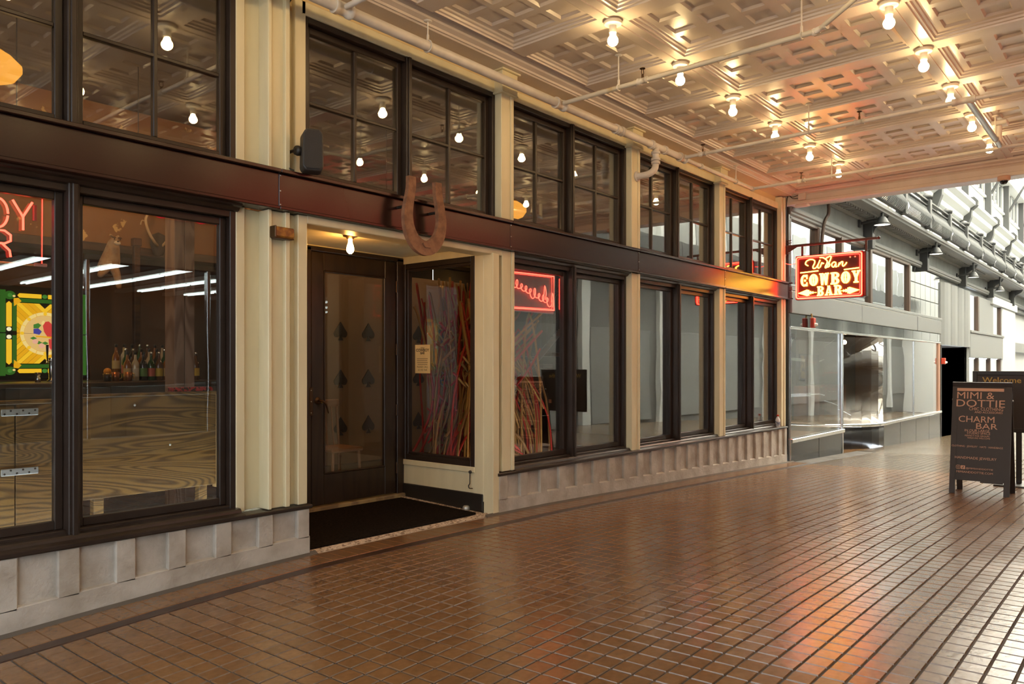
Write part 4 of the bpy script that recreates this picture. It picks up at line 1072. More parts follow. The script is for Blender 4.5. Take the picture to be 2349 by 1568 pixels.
    # border
    for sx in (-1, 1):
        rect('border_strip', 'green', sx*.24, sx*.272, -.285, -.02); rect('border_strip', 'green', sx*.24, sx*.272, .02, .285)
        for sz in (-1, 1):
            piece('border_pill', 'yellow', [(sx*.280, sz*.06), (sx*.322, sz*.06), (sx*.322, sz*.275), (sx*.301, sz*.295), (sx*.280, sz*.275)])
            piece('border_jewel', 'white', arc(sx*.301, sz*.036, .019, .019, 0, 330, 10), .002)
            piece('border_pill', 'yellow', [(sx*.03, sz*.335), (sx*.215, sz*.335), (sx*.23, sz*.355), (sx*.215, sz*.375), (sx*.03, sz*.375)])
            rect('border_strip', 'green', sx*.002, sx*.235, sz*.292, sz*.328)
            piece('corner_leaf', 'gold', [(sx*.20, sz*.30), (sx*.262, sz*.25), (sx*.262, sz*.325), (sx*.225, sz*.33)], .003)
            piece('corner_scroll', 'green', arc(sx*.295, sz*.352, .048, .040, 0, 330, 12)); piece('corner_scroll_eye', 'leaf', arc(sx*.295, sz*.352, .02, .02, 0, 330, 8), .003); piece('corner_scroll_tip', 'cream', arc(sx*.262, sz*.345, .012, .010, 0, 330, 8), .004)
        rect('outer_strip', 'green', sx*.33, sx*.372, -.40, -.005); rect('outer_strip', 'green', sx*.33, sx*.372, .005, .40)
    piece('border_jewel', 'leaf', arc(0, .355, .022, .020, 0, 330, 10)); piece('border_jewel', 'leaf', arc(0, -.355, .022, .020, 0, 330, 10))
    # puma mount and antlers
    pm = bpy.data.meshes.new('cougar_mount')
    V = [(3.55, 4.15, 2.30), (3.56, 4.10, 2.48), (3.58, 4.02, 2.60), (3.57, 3.92, 2.655), (3.50, 4.02, 2.36), (3.42, 3.98, 2.28), (3.62, 4.02, 2.34), (3.64, 4.00, 2.16), (3.545, 3.95, 2.705), (3.525, 3.96, 2.74), (3.595, 3.95, 2.705), (3.615, 3.96, 2.735)]
    pm.from_pydata(V, [(0,1),(1,2),(2,3),(1,4),(4,5),(1,6),(6,7),(3,8),(8,9),(3,10),(10,11)], [])
    po = bpy.data.objects.new('cougar_mount', pm); COL.objects.link(po); pm.materials.append(mat('tawny_fur', (.34, .19, .085), .9, col2=(.42, .28, .16), scale=14))
    sk = po.modifiers.new('skin', 'SKIN'); rad = [.11, .085, .065, .066, .045, .03, .045, .028, .018, .012, .018, .012]
    for i, rr in enumerate(rad): pm.skin_vertices[0].data[i].radius = (rr, rr)
    pm.skin_vertices[0].data[0].use_root = True
    po.modifiers.new('sub', 'SUBSURF').levels = 1
    tag(po, 'tawny stuffed mountain lion peering over the bar', 'taxidermy')
    def ell(nm, m, c, r): return MB().lathe([(0, -r[2])]+[(r[0]*math.sin(a), -r[2]*math.cos(a)) for a in [PI*k/8 for k in range(1, 8)]]+[(0, r[2])], c, 12).build(nm, m, po)
    ell('muzzle', mat('pale_muzzle', (.62, .52, .40), .9), (3.555, 3.85, 2.635), (.034, .03, .024)); ell('nose', M_black, (3.552, 3.822, 2.648), (.012, .01, .008))
    for sx in (-.03, .03): ell('eye', M_black, (3.565+sx, 3.868, 2.678), (.008, .008, .008)); ell('brow', mat('dark_brow', (.10, .05, .025), .9), (3.565+sx, 3.878, 2.696), (.022, .01, .007))
    ell('chest', mat('pale_chest', (.50, .37, .24), .95), (3.55, 4.06, 2.44), (.07, .05, .10))
    t = thing('deer_mount', (4.0, 3.9, 2.8), 'stuffed deer head with curved pale antlers near the timber post', 'taxidermy')
    M_ant = mat('antler', (.48, .33, .18), .6)
    MB().tube(smooth_path([(4.10, 4.1, 2.70), (4.02, 4.0, 2.72), (3.93, 3.95, 2.82), (3.90, 3.95, 2.95), (3.95, 3.95, 3.06), (3.87, 3.95, 3.10)], 5), [.016]*20+[.012, .01, .008, .006, .005, .004], 7).build('antler', M_ant, t)
    MB().tube(smooth_path([(3.905, 3.95, 2.92), (3.86, 3.95, 2.93), (3.84, 3.94, 2.88)], 4), .007, 6).build('antler_tine', M_ant, t)
    MB().tube(smooth_path([(4.14, 4.12, 2.68), (4.18, 4.0, 2.78), (4.20, 3.95, 2.95), (4.16, 3.95, 3.08)], 5), .014, 7).build('antler', M_ant, t)
    MB().lathe([(0, -.14), (.05, -.12), (.09, 0), (.08, .10), (0, .14)], (4.14, 4.16, 2.72), 12).build('head', mat('dark_fur', (.06, .04, .03), .95), t)
    # red glowing scalloped shape, standing in for a reflection in the glass
    t = thing('red_reflection', (3.75, 2.7, 2.8), 'red scalloped glow standing in for a glass reflection near the timber post', 'reflection')
    m = MB(); out = []
    for k in range(4): out += [(3.38+k*.20+.20*j/6, 2.80-.055*math.sin(PI*j/6)) for j in range(6)]
    out += [(4.18, 2.80), (4.14, 2.93), (3.42, 2.93)]
    m.prism(out, lambda u, v, a: (u, a, v), 2.66, 2.72); m.build('shade', emit('red_reflection_glow', (.80, .03, .035), .55), t)
    MB().lathe([(0, -.02), (.016, -.01), (.018, .0), (.01, .02), (0, .03)], (3.62, 2.62, 2.86), 10).build('bulb', emit('warm_bulb', (1, .55, .2), 12), t)
    # pendant globes with their lamps
    M_globe = emit('amber_globe', (1.0, .40, .045), 1.25)
    for i, (x, y, z, lab) in enumerate(((1.88, 2.0, 3.55, 'amber schoolhouse pendant lamp at the upper left window'), (7.84, 2.0, 3.40, 'amber schoolhouse pendant lamp behind the first slim pilaster'))):
        t = thing('pendant_lamp', (x, y, z), lab, 'lamp', 'amber pendant lamps in the bar')
        MB().lathe([(0, -.125), (.07, -.12), (.15, -.085), (.195, -.02), (.195, .02), (.13, .085), (.08, .115), (0, .12)], (x, y, z), 24).build('globe', M_globe, t)
        MB().lathe([(0, .112), (.075, .112), (.08, .125), (.05, .16), (.0, .165)], (x, y, z), 18).build('fitter', M_brass, t)
        MB().cyl((x, y, z+.16), (x, y, 4.2), .009, n=8).build('stem', M_brass, t)
    for x, y, z, L_, lab in ((2.2, 2.5, 3.14, 200, 'added fill bulb hanging unseen over the bar counter'), (3.35, 2.9, 3.22, 130, 'added fill bulb hanging unseen by the timber post'), (7.9, 2.5, 3.14, 85, 'added fill bulb hanging unseen before the stair'), (6.1, 2.5, 3.14, 70, 'added fill bulb hanging unseen behind the woven vines')):  # added lamps brightening the bar, kept out of view behind the fascia
        t = thing('fill_pendant', (x, y, z), lab, 'lamp', 'added fill bulbs inside the bar')
        MB().lathe([(0, -.07)]+[(.07*math.sin(q), -.07*math.cos(q)) for q in [PI*k/10 for k in range(1, 9)]]+[(.03, .072), (.026, .09)], (x, y, z), 16).build('bulb', emit('fill_bulb_%d' % L_, (1, .58, .25), L_), t)
        MB().lathe([(0, .16), (.03, .155), (.034, .09), (0, .085)], (x, y, z), 12).build('socket', M_brass, t); MB().cyl((x, y, z+.15), (x, y, 4.2), .005, n=6).build('cord', M_black, t)
    # neon in the bar window: COWBOY BAR
    t = thing('window_neon_sign', (1.3, .34, 1.9), 'red neon window sign with the letters OY above R in view', 'neon sign')
    MB().box(.86, 1.685, .395, .399, 1.925, 2.335).build('backing_sheet', glass('acrylic_sheet', (.96, .93, .92), .03, 5), t)
    for z in (2.338, 1.922): MB().cyl((.84, .39, z), (1.69, .39, z), .006, n=8).build('rail', mat('amber_rail_%d' % int(z*10), (.62, .30, .08), .4), t)
    for z in (2.335, 1.925): MB().cyl((1.63, .375, z), (1.695, .375, z), .010, n=8).build('end_clip', mat('pink_clip', (.7, .32, .25), .4), t)
    MB().cyl((1.676, .392, 1.93), (1.678, .392, 2.33), .0025, n=6).build('edge', M_red_tube, t)
    MB().tube([(1.60, .39, 2.345), (1.60, .385, 2.37), (1.606, .385, 2.375), (1.606, .39, 2.345)], .002, 5).build('chain', M_brass, t)
    def glyph(ch, u, v, w, h):
        g = {'C': [arc(.5, .5, .5, .5, 50, 310, 14)], 'O': [arc(.5, .5, .5, .5, 0, 352, 20)], 'W': [[(0, 1), (.25, 0), (.5, .8), (.75, 0), (1, 1)]], 'B': [[(0, 0), (0, 1), (.6, 1), (.85, .88), (.85, .64), (.6, .52), (0, .52)], [(.6, .52), (.95, .4), (.95, .12), (.6, 0), (0, 0)]], 'Y': [[(0, 1), (.5, .45), (.5, 0)], [(.5, .47), (.95, 1)]], 'A': [[(0, 0), (.5, 1), (1, 0)], [(.2, .35), (.8, .35)]], 'R': [[(0, 0), (0, 1), (.6, 1), (.9, .85), (.9, .62), (.6, .5), (.1, .5)], [(.5, .48), (.85, .25), (.9, 0)]]}[ch]
        m = MB()
        for s in g: m.tube([(u+a*w, .372, v+b*h) for a, b in s], .0062, 7)
        return m.build('letter_'+ch.lower(), M_winneon, t)
    for k, ch in enumerate('COWBOY'): glyph(ch, .88+k*.128, 2.115, .105, .165)
    for k, ch in enumerate('BAR'): glyph(ch, 1.17+k*.125, 1.955, .10, .145)
    MB().cyl((1.64, .40, 2.18), (1.64, .40, 2.27), .012, n=8).build('transformer_lead', mat('red_lead', (.30, .02, .02), .5), t)
    # second neon in the vine window
    t = thing('script_neon_sign', (6.4, .5, 1.9), 'red neon sign with mirrored script in the vine window', 'neon sign')
    MB().cbox(5.95, 6.79, .51, .535, 1.905, 2.345, .004).build('backing_sheet', mat('dark_red_backing', (.16, .014, .008), .35), t)
    bd = [(5.98, 1.93), (6.765, 1.945), (6.765, 2.315), (5.98, 2.30)]
    MB().tube([(u, .492, v) for u, v in bd], .0065, 7, closed=True).build('border_tube', M_winneon, t); MB().tube([(u+(.02 if u < 6.3 else -.03), .498, v+(.012 if v < 2.1 else -.012)) for u, v in bd], .004, 6, closed=True).build('inner_border_tube', M_red_tube, t)
    pts = []; n = 76
    for k in range(n+1):
        u = k/n; a = k*2*PI/8; amp = (.052, .030, .040, .030, .060, .030, .034, .030, .046, .030)[min(9, int(u*10))]
        pts.append((6.715-.70*u+.030*math.sin(a), .488, 2.02+.19*u+amp*math.cos(a)))
    MB().tube(smooth_path(pts, 3), .0042, 6).build('script_tube', M_winneon, t)
    for u, z in ((6.735, 2.03), (6.60, 2.10)): MB().tube(smooth_path([(u, .488, z-.05), (u+.02, .488, z+.02), (u-.005, .488, z+.10), (u-.02, .488, z)], 4), .0042, 6).build('script_tall_stroke', M_winneon, t)
    MB().cyl((6.875, .50, 1.96), (6.875, .50, 2.30), .004, n=6).build('side_tube', M_red_tube, t)
    # woven vines
    t = thing('woven_vine_sculpture', (6.0, .95, .04), 'tangled sculpture of woven red and tan willow vines in the window', 'sculpture')
    M_v = [mat('vine_red', (.32, .018, .010), .75, spec=.15), mat('vine_tan', (.30, .14, .035), .8, spec=.15), mat('vine_brown', (.17, .075, .022), .8, spec=.15)]
    rv = random.Random(11)
    for k in range(296):
        kind = (0, 1, 2, 3, 0, 3)[k % 6]
        if kind == 0:      # arches
            xc = rv.uniform(5.75, 6.6); w = rv.uniform(.15, .50); h = rv.uniform(.6, 1.95); y = rv.uniform(.62, 1.1); z0 = .08
            P = [(xc-w, y, z0), (xc-w*.85, y, z0+h*.6), (xc, y+.03, z0+h), (xc+w*.85, y, z0+h*.6), (xc+w, y, z0)]
        elif kind == 1:    # rising sheaf that leans to the right then splays
            x = rv.uniform(5.62, 6.4); y = rv.uniform(.62, 1.45); l = rv.uniform(-.35, .45)
            P = [(x, y, .05), (x+l*.05, y, .7), (x+l*.35, y+rv.uniform(-.1, .1), 1.3), (x+l*.8, y, 1.8), (x+l*1.2, y, rv.uniform(1.9, 2.25))]
        elif kind == 2:    # big bow seen through the sidelight
            y = rv.uniform(.58, 1.05); x = rv.uniform(5.5, 6.2); b = rv.uniform(.05, .5)
            P = [(x, y+b+.25, .06), (x, y+b*.3+.12, .55), (x+.05, y+b*.2, 1.0), (x+.12, y+b*.6, 1.5), (x+.2, y+b*1.0+.05, rv.uniform(1.7, 2.2)), (x+.35, y+b+.2, rv.uniform(1.9, 2.3))]
        else:              # diagonals
            y = rv.uniform(.62, 1.2); z = rv.uniform(.5, 1.8); x = rv.uniform(5.45, 5.8); s = rv.choice((-1, 1))
            P = [(x, y, z), (x+.3, y+.06, z+s*.18), (x+.6, y-.04, z+s*.42+.05), (x+rv.uniform(.8, 1.1), y, max(.3, z+s*.75))]
        MB().tube(smooth_path(P, 4), rv.uniform(.008, .0145), 5).build('vine', M_v[(0, 1, 2, 1, 0)[k % 5]], t)
    MB().lathe([(0, 0), (.55, 0), (.58, .03), (.55, .06), (0, .06)], (6.05, .98, .04), 20).build('base', M_barwood, t)
    # stair rail seen past the vines
    t = thing('stair', (8.6, 2.6, .04), 'dark timber stair with iron balusters lit warm from behind', 'stair')
    for k in range(9): MB().cbox(7.6+k*.24, 7.86+k*.24, 2.6, 3.5, .04+k*.18, .10+k*.18, .006).build('tread', M_barwood, t)
    MB().tube([(7.6, 2.58, .95), (9.7, 2.58, 2.52)], .022, 8).build('handrail', M_black, t)
    MB().tube([(7.6, 2.58, .30), (9.7, 2.58, 1.87)], .05, 6).build('stringer', M_barwood, t)
    for k in range(15): MB().cyl((7.68+k*.14, 2.58, .32+k*.105), (7.68+k*.14, 2.58, 1.01+k*.105), .008, n=6).build('baluster', M_black, t)
    t = thing('warm_lamp', (9.1, 3.9, 1.3), 'small amber lamps glowing behind the stair', 'lamp')
    for x, z in ((8.9, 1.62), (9.25, 1.60), (9.1, 1.22)): MB().lathe([(0, -.03), (.025, -.015), (.03, .01), (.012, .03), (0, .035)], (x, 3.9, z), 10).build('bulb', emit('amber_lamp', (1, .5, .1), 16), t)
    MB().cbox(8.6, 9.7, 3.95, 4.0, .8, 2.1, .01).build('lit_back_panel', mat('ochre_panel', (.55, .30, .06), .6), t)
    # chair behind the door
    t = thing('bar_chair', (4.95, 1.95, .04), 'wooden spindle chair standing just inside the door', 'chair')
    M_ch = mat('chair_wood', (.26, .12, .05), .5)
    MB().cbox(4.75, 5.15, 1.75, 2.15, .46, .50, .012).build('seat', M_ch, t)
    for sx, sy in ((4.79, 1.79), (5.11, 1.79), (4.79, 2.11), (5.11, 2.11)): MB().tube([(sx, sy, .47), (sx+(sx-4.95)*.15, sy+(sy-1.95)*.15, .04)], [.018, .013], 8).build('leg', M_ch, t)
    MB().tube([(4.77, 2.14, .50), (4.76, 2.20, .92)], .014, 8).build('back_post', M_ch, t); MB().tube([(5.13, 2.14, .50), (5.14, 2.20, .92)], .014, 8).build('back_post', M_ch, t)
    MB().cbox(4.73, 5.17, 2.185, 2.215, .90, .98, .01).build('top_rail', M_ch, t)
    for k in range(4): MB().cyl((4.83+k*.08, 2.15, .50), (4.83+k*.08, 2.20, .91), .008, n=6).build('spindle', M_ch, t)
    # pale sheet propped in the far window
    t = thing('window_poster', (10.4, .5, .5), 'salmon paper poster with dark print propped inside the far window', 'poster')
    MB().box(10.25, 10.92, .40, .405, .47, .80).build('sheet', mat('salmon_paper', (.62, .27, .19), .7), t)
    M_pk = mat('poster_ink', (.08, .01, .01), .7)
    for k in range(3):
        for j, (u0, u1) in enumerate(((.05, .20), (.23, .34), (.37, .52-.05*k))): MB().box(10.27+u0, 10.27+u1, .397, .400, .735-k*.05, .757-k*.05).build('printed_line', M_pk, t)
    MB().prism([(10.42, .50), (10.50, .60), (10.58, .50), (10.56, .58), (10.66, .63), (10.54, .63), (10.50, .67), (10.46, .62)], lambda u, v, a: (u, a, v), .396, .400).build('figure_print', mat('poster_red', (.40, .02, .02), .7), t)
interior()

# ================================================================== SIDEWALK SIGNS
M_board = mat('board_black', (.028, .019, .015), .5)
M_pinkink = mat('board_lettering', (.62, .36, .25), .6)
def fit_text(body, u0, u1, v0, h, fn, m, parent, nm='lettering', off=0):
    cu = bpy.data.curves.new('t', 'FONT'); cu.body = body; cu.size = 1; cu.extrude = .5; cu.offset = off; cu.resolution_u = 3
    o = bpy.data.objects.new('t', cu); COL.objects.link(o); me = bpy.data.meshes.new_from_object(o); bpy.data.objects.remove(o); bpy.data.curves.remove(cu)
    xs = [v.co.x for v in me.vertices]; ys = [v.co.y for v in me.vertices]
    x0, x1, y0, y1 = min(xs), max(xs), min(ys), max(ys)
    for v in me.vertices: v.co = Vector(fn(u0+(v.co.x-x0)/(x1-x0)*(u1-u0), v0+(v.co.y-y0)/(y1-y0)*h, (v.co.z+.5)*.002))
    me.materials.clear(); me.materials.append(m); me.name = nm
    return link(bpy.data.objects.new(nm, me), parent)
def aboard():
    yL, wid = -2.775, .575; zfl = zf(10.0, -3.05); Lh = 1.245
    t = thing('sandwich_board', (10.03, yL-wid/2, zfl), 'black sandwich board lettered in pale pink on the tiled pavement', 'sign')
    def side(sgn):
        xb = 10.03-sgn*.24; zbt = zf(xb, yL-wid/2)
        def fn(u, v, w):       # u to the reader's right, v up the slope, w out of the face
            uu = u if sgn > 0 else wid-u
            k = v/Lh
            return (xb+sgn*.235*k-sgn*w, yL-uu, zbt+(1.155-zbt)*k+w*.18)
        def slab(nm, u0, u1, v0, v1, w0, w1, m=M_board):
            q = MB(); V = [fn(u, v, w) for w in (w0, w1) for v in (v0, v1) for u in (u0, u1)]
            q.add(V, [(0,1,3,2), (4,6,7,5), (0,4,5,1), (2,3,7,6), (0,2,6,4), (1,5,7,3)]); return q.build(nm, m, t)
        slab('panel', .05, wid-.05, .165, Lh-.05, -.018, -.004)
        slab('leg', 0, .055, 0, Lh, -.03, 0); slab('leg', wid-.055, wid, 0, Lh, -.03, 0)
        slab('top_rail', .05, wid-.05, Lh-.06, Lh, -.03, 0); slab('bottom_rail', .05, wid-.05, .15, .20, -.03, 0)
        if sgn > 0: slab('lower_flap', .30, wid-.06, .135, .18, -.004, .004)
        px = lambda y: (1136-y)*Lh/262
        T = lambda s, x0, x1, yb, h: fit_text(s, (x0-2186)*wid/146, (x1-2186)*wid/146, px(yb), h, lambda u, v, w: fn(u, v, w+.0008), M_pinkink, t)
        slab('rule', .045, wid-.075, px(896), px(889), .0008, .0028, M_pinkink)
        T('MIMI &', 2198, 2290, 914, .075); T('DOTTIE', 2197, 2316, 933, .080); T('CHIC CLOTHING', 2229, 2312, 941, .034); T('AND ACCESSORIES', 2243, 2311, 947.5, .023)
        T('CHARM', 2204, 2292, 969, .068); T('BAR', 2248, 2300, 984, .062)
        T('IN OUR LARGE', 2220, 2281, 991, .026); T('STUDIO SPACE', 2226, 2283, 997, .026); T('PERFECT FOR GROUPS', 2221, 2281, 1002.5, .017); T('WALK-INS WELCOME', 2227, 2283, 1007.5, .017)
        T('CLOTHING \u00b7 JEWELRY \u00b7 HATS \u00b7 HANDBAGS', 2189, 2314, 1029, .026); T('HANDMADE JEWELRY', 2198, 2300, 1057, .036)
        T('@MIMIANDDOTTIE', 2226, 2292, 1079, .022); T('MIMIANDDOTTIE.COM', 2203, 2292, 1087.5, .022)
        for k, x in enumerate((2202, 2214)):
            u0 = (x-2186)*wid/146; v0 = px(1079); s = .040
            if k:
                ic = slab('icon', u0, u0+s, v0, v0+s, .0008, .0028, M_pinkink)
                slab('icon_note', u0+.018, u0+.024, v0+.010, v0+.032, .0029, .0040); slab('icon_note', u0+.010, u0+.022, v0+.008, v0+.016, .0029, .0040); slab('icon_note', u0+.023, u0+.030, v0+.024, v0+.030, .0029, .0040)
            else:
                q = MB(); q.tube([fn(u0+a, v0+b, .002) for a, b in ((.008, 0), (s-.008, 0), (s, .008), (s, s-.008), (s-.008, s), (.008, s), (0, s-.008), (0, .008))], .0025, 5, closed=True)
                q.tube([fn(u0+s/2+.009*math.cos(a), v0+s/2+.009*math.sin(a), .002) for a in [2*PI*i/10 for i in range(10)]], .0022, 5, closed=True); q.build('icon', M_pinkink, t)
    side(1); side(-1)
    for u in (-.004, wid+.004): MB().lathe([(0, -.008), (.010, -.006), (.010, .006), (0, .008)], (10.03, yL-u, .95), 8, 'y').build('hinge_bolt', M_steel, t)
    MB().cyl((9.93, yL-.004, .52), (10.13, yL-.004, .52), .004, n=6).build('spreader', M_steel, t)
aboard()
def pedestal_sign():
    X = 11.2; ya, yb = -2.78, -3.78; fz = zf(X, -3.3)
    t = thing('pedestal_sign', (X, -3.28, fz), 'black framed pedestal sign with gold welcome lettering behind the sandwich board', 'sign')
    MB().cbox(X, X+.03, yb, ya, .52, 1.265, .004).build('panel', M_board, t)
    f = MB(); f.cbox(X-.012, X+.04, yb, yb+.05, .52, 1.27, .004); f.cbox(X-.012, X+.04, ya-.05, ya, .52, 1.27, .004); f.cbox(X-.012, X+.04, yb+.05, ya-.05, 1.22, 1.27, .004); f.cbox(X-.012, X+.04, yb+.05, ya-.05, .52, .57, .004); f.build('frame', M_black, t)
    MB().cbox(X, X+.03, -3.30, -3.24, fz+.03, .53, .006).build('post', M_black, t); MB().cbox(X-.28, X+.28, -3.50, -3.04, fz+.002, fz+.03, .008).build('base', M_black, t)
    gold = mat('gold_lettering', (.45, .30, .06), .5)
    fit_text('Welcome to the', .105, .80, 1.125, .070, lambda u, v, w: (X-.002-w, ya-u, v), gold, t, off=.012)

    MB().box(X-.004, X, -3.60, -3.54, .66, .72).build('sticker', mat('sticker_orange', (.50, .2, .12), .6), t)
pedestal_sign()

# ================================================================== ARCADE BEYOND THE PASSAGE
M_agrey = mat('arcade_grey_plaster', (.25, .265, .262), .75, col2=(.20, .21, .207), scale=3, mixc=(.35, .7), bump=25, bstr=.12)
M_agrey2 = mat('arcade_trim_grey', (.22, .228, .224), .6)
M_awhite = mat('arcade_white_paint', (.60, .62, .615), .6)
M_asilver = mat('silver_sign_panel', (.24, .245, .24), .42, metal=.25)
M_aslab = mat('polished_dark_slab', (.035, .037, .036), .14, spec=.5)
M_mirror = mat('smoked_mirror_tile', (.30, .315, .315), .06, metal=1, bump=1.4, bstr=.05)
M_airon = mat('grey_iron', (.045, .048, .048), .5)
M_aframe = mat('brown_aluminium', (.085, .052, .035), .4)
M_skyglass = glass('reflective_glass', (.30, .32, .32), .50, 2.0, wave=.05, wscale=1.3, refl=(.92, .96, 1))
M_shopglass = glass('shop_window_glass', (.88, .90, .89), .035, 3.6, wave=.03, wscale=1.2)
M_corr = mat('corrugated_grey', (.27, .278, .272), .5, metal=.15)
def arcade():
    # ---------- neighbour shopfront
    w = structure(thing('wall_arcade', (18, 0, 0)), 'grey arcade facade next door')
    b = lambda n, m, *a: MB().cbox(*a, .008).build(n, m, w)
    zfl = lambda x: zf(x, 0)-.05
    b('corner_strip', M_aslab, 12.40, 12.47, .0, .5, zfl(12.4), 3.9); b('corner_strip', M_chrome, 12.462, 12.485, -.012, .03, zfl(12.4), 1.96)
    # base slabs of polished stone
    for x0, x1 in ((12.47, 13.85), (13.86, 15.13)): b('base_slab', M_aslab, x0, x1, 0, .3, zfl(x1), .075)
    xs = [18.0, 19.4, 20.9, 22.3, 23.6]
    for x0, x1 in zip(xs, xs[1:]): b('base_slab', M_aslab, x0+.005, x1-.005, 0, .3, zfl(x1)-.05, .075)
    b('sill_rail', M_chrome, 12.47, 15.17, -.045, .05, .075, .145); b('sill_rail', M_chrome, 18.0, 23.6, -.045, .05, .045, .110)
    b('end_strip', M_chrome, 15.125, 15.165, -.02, .03, zfl(15.2), 1.95)
    # curved corner into the door recess
    A = [(18.0+1.6*math.cos(math.radians(a)), 1.6+1.6*math.sin(math.radians(a))) for a in range(180, 271, 10)]
    def curved(nm, m, z0, z1, dr=0, th=.02):
        q = MB(); P = [(18.0+(1.6+dr)*math.cos(math.radians(a)), 1.6+(1.6+dr)*math.sin(math.radians(a))) for a in range(180, 271, 10)]; Q = [(18.0+(1.6+dr-th)*math.cos(math.radians(a)), 1.6+(1.6+dr-th)*math.sin(math.radians(a))) for a in range(180, 271, 10)]
        P = [(P[0][0], 1.9)]+P; Q = [(Q[0][0], 1.9)]+Q
        for k in range(len(P)-1):
            q.add([(*P[k], z0), (*P[k+1], z0), (*P[k+1], z1), (*P[k], z1), (*Q[k], z0), (*Q[k+1], z0), (*Q[k+1], z1), (*Q[k], z1)], [(0,1,2,3), (4,7,6,5), (3,2,6,7), (0,4,5,1)], True)
        return q.build(nm, m, w)
    curved('curved_base', mat('polished_black_base', (.012, .010, .009), .35, spec=.4), zfl(18)-.05, .06); curved('curved_sill', M_chrome, .045, .110, .045, .09); curved('curved_glass', glass('curved_shop_glass', (.92, .90, .86), .03, 4.5), .11, 1.93, -.01, .008)
    # glass panes
    MB().box(12.485, 15.125, .03, .038, .145, 1.95).build('pane', M_shopglass, w)
    for x0, x1 in ((18.0, 20.72), (20.74, 23.35)): MB().box(x0, x1, .02, .028, .11, 1.93).build('pane', M_shopglass, w)
    b('glass_joint', M_chrome, 20.715, 20.745, .0, .03, .11, 1.93)
    b('end_post', mat('salmon_post', (.40, .22, .15), .5), 23.36, 23.56, -.01, .12, .05, 1.93)
    b('head_rail', M_chrome, 12.47, 23.6, -.02, .05, 1.935, 1.975)
    x = 12.47
    while x < 23.5:
        x1 = min(x+.9, 23.6); b('transom_tile', M_mirror, x+.003, x1-.003, .0, .06, 1.975, 2.19); x = x1
    for x0, x1 in ((12.47, 16.3), (16.31, 20.88), (20.95, 23.6)): b('sign_panel', M_asilver, x0, x1, -.03, .08, 2.19, 2.535)
    b('sign_panel_trim', M_chrome, 12.47, 23.6, -.035, .08, 2.535, 2.552)
    # shop room behind
    r = structure(thing('wall_neighbour_shop', (18, 2, 0)), 'dim warm interior of the shop next door')
    c = lambda n, m, *a: MB().cbox(*a, .004).build(n, m, r)
    M_nw = mat('neighbour_wall', (.16, .085, .045), .7); M_np = wood_mat('neighbour_panel', (.10, .035, .018), (.17, .06, .03), 4, 'z', .4)
    c('back_wall', M_nw, 12.5, 23.7, 3.0, 3.1, -.8, 2.3); c('side_wall', M_nw, 23.60, 23.68, .1, 3.0, -.8, 2.3); c('shop_ceiling', M_indark, 12.5, 24, .1, 3.0, 2.2, 2.3); c('side_wall', M_nw, 12.48, 12.56, .1, 3, -.8, 2.2); c('shop_floor', M_nw, 12.5, 15.2, .05, 3, -.1, .06); c('shop_floor', M_nw, 18.0, 23.7, .05, 3, -.2, .02)
    M_dw = mat('display_wall_dark', (.12, .105, .09), .7)
    c('display_wall', M_dw, 12.56, 15.0, 1.6, 1.65, .06, 2.2); c('display_wall', M_dw, 18.9, 23.6, 2.2, 2.25, .06, 2.2)
    c('panelling', M_np, 15.2, 18.6, 2.6, 2.65, -.8, 2.2); c('counter', M_np, 18.4, 20.4, 1.5, 2.1, .02, .85); c('recess_floor', M_tile, 15.2, 17.4, .0, 2.0, -.55, -.42); c('door_frame', M_np, 15.2, 15.32, 1.3, 1.45, -.6, 2.0)
    c('dark_partition', M_black, 18.55, 18.75, 2.1, 2.2, .02, 2.0)
    t = thing('framed_picture', (19.2, 2.15, .9), 'framed dark yellow poster with a black sticker in the next shop', 'picture')
    MB().cbox(18.95, 20.15, 2.15, 2.19, .98, 1.62, .01).build('picture_frame', M_black, t); MB().box(19.0, 20.1, 2.143, 2.15, 1.02, 1.58).build('print', mat('poster_print', (.30, .18, .05), .6, col2=(.08, .04, .02), scale=9), t)
    MB().box(19.4, 20.2, 2.134, 2.142, 1.20, 1.32).build('sticker', M_black, t)
    text('I', .075, lambda u, v, k: (19.46+u, 2.132-k, 1.23+v), M_white, t); MB().prism([(19.60, 1.295), (19.55, 1.26), (19.60, 1.225), (19.65, 1.26)], lambda u, v, a: (u, a, v), 2.126, 2.133).build('heart', mat('heart_red', (.6, .03, .03), .5), t)
    t = thing('display_box', (13.6, .6, .06), 'dark printed display box with a gold letter A in the next shop window', 'box')
    MB().cbox(13.05, 13.75, .55, .85, .065, .62, .006).build('carton', mat('carton_print', (.16, .045, .02), .5, col2=(.06, .02, .012), scale=5), t); MB().cbox(13.04, 13.76, .54, .86, .62, .98, .006).build('carton_top', M_black, t)
    MB().cbox(13.045, 13.755, .538, .548, .55, .575, .001).build('gold_line', M_brass, t)
    fit_text('A', 13.18, 13.42, .67, .27, lambda u, v, k: (u, .536-k, v), mat('gold_print', (.40, .28, .08), .4, metal=.3), t)
    t = thing('shop_pendant', (13.9, .9, 1.6), 'glowing filament pendant bulb in the next shop window', 'lamp')
    MB().lathe([(0, -.09), (.04, -.07), (.055, -.03), (.04, .02), (.02, .05), (0, .055)], (13.75, .9, 1.56), 12).build('bulb', emit('shop_bulb', (1, .55, .2), 14), t); MB().cyl((13.75, .9, 1.6), (13.75, .9, 2.2), .006, n=6).build('cord', M_black, t)
    t = thing('shop_globe_lamp', (19.6, 1.3, 1.9), 'small globe lamp under the ceiling of the next shop', 'lamp')
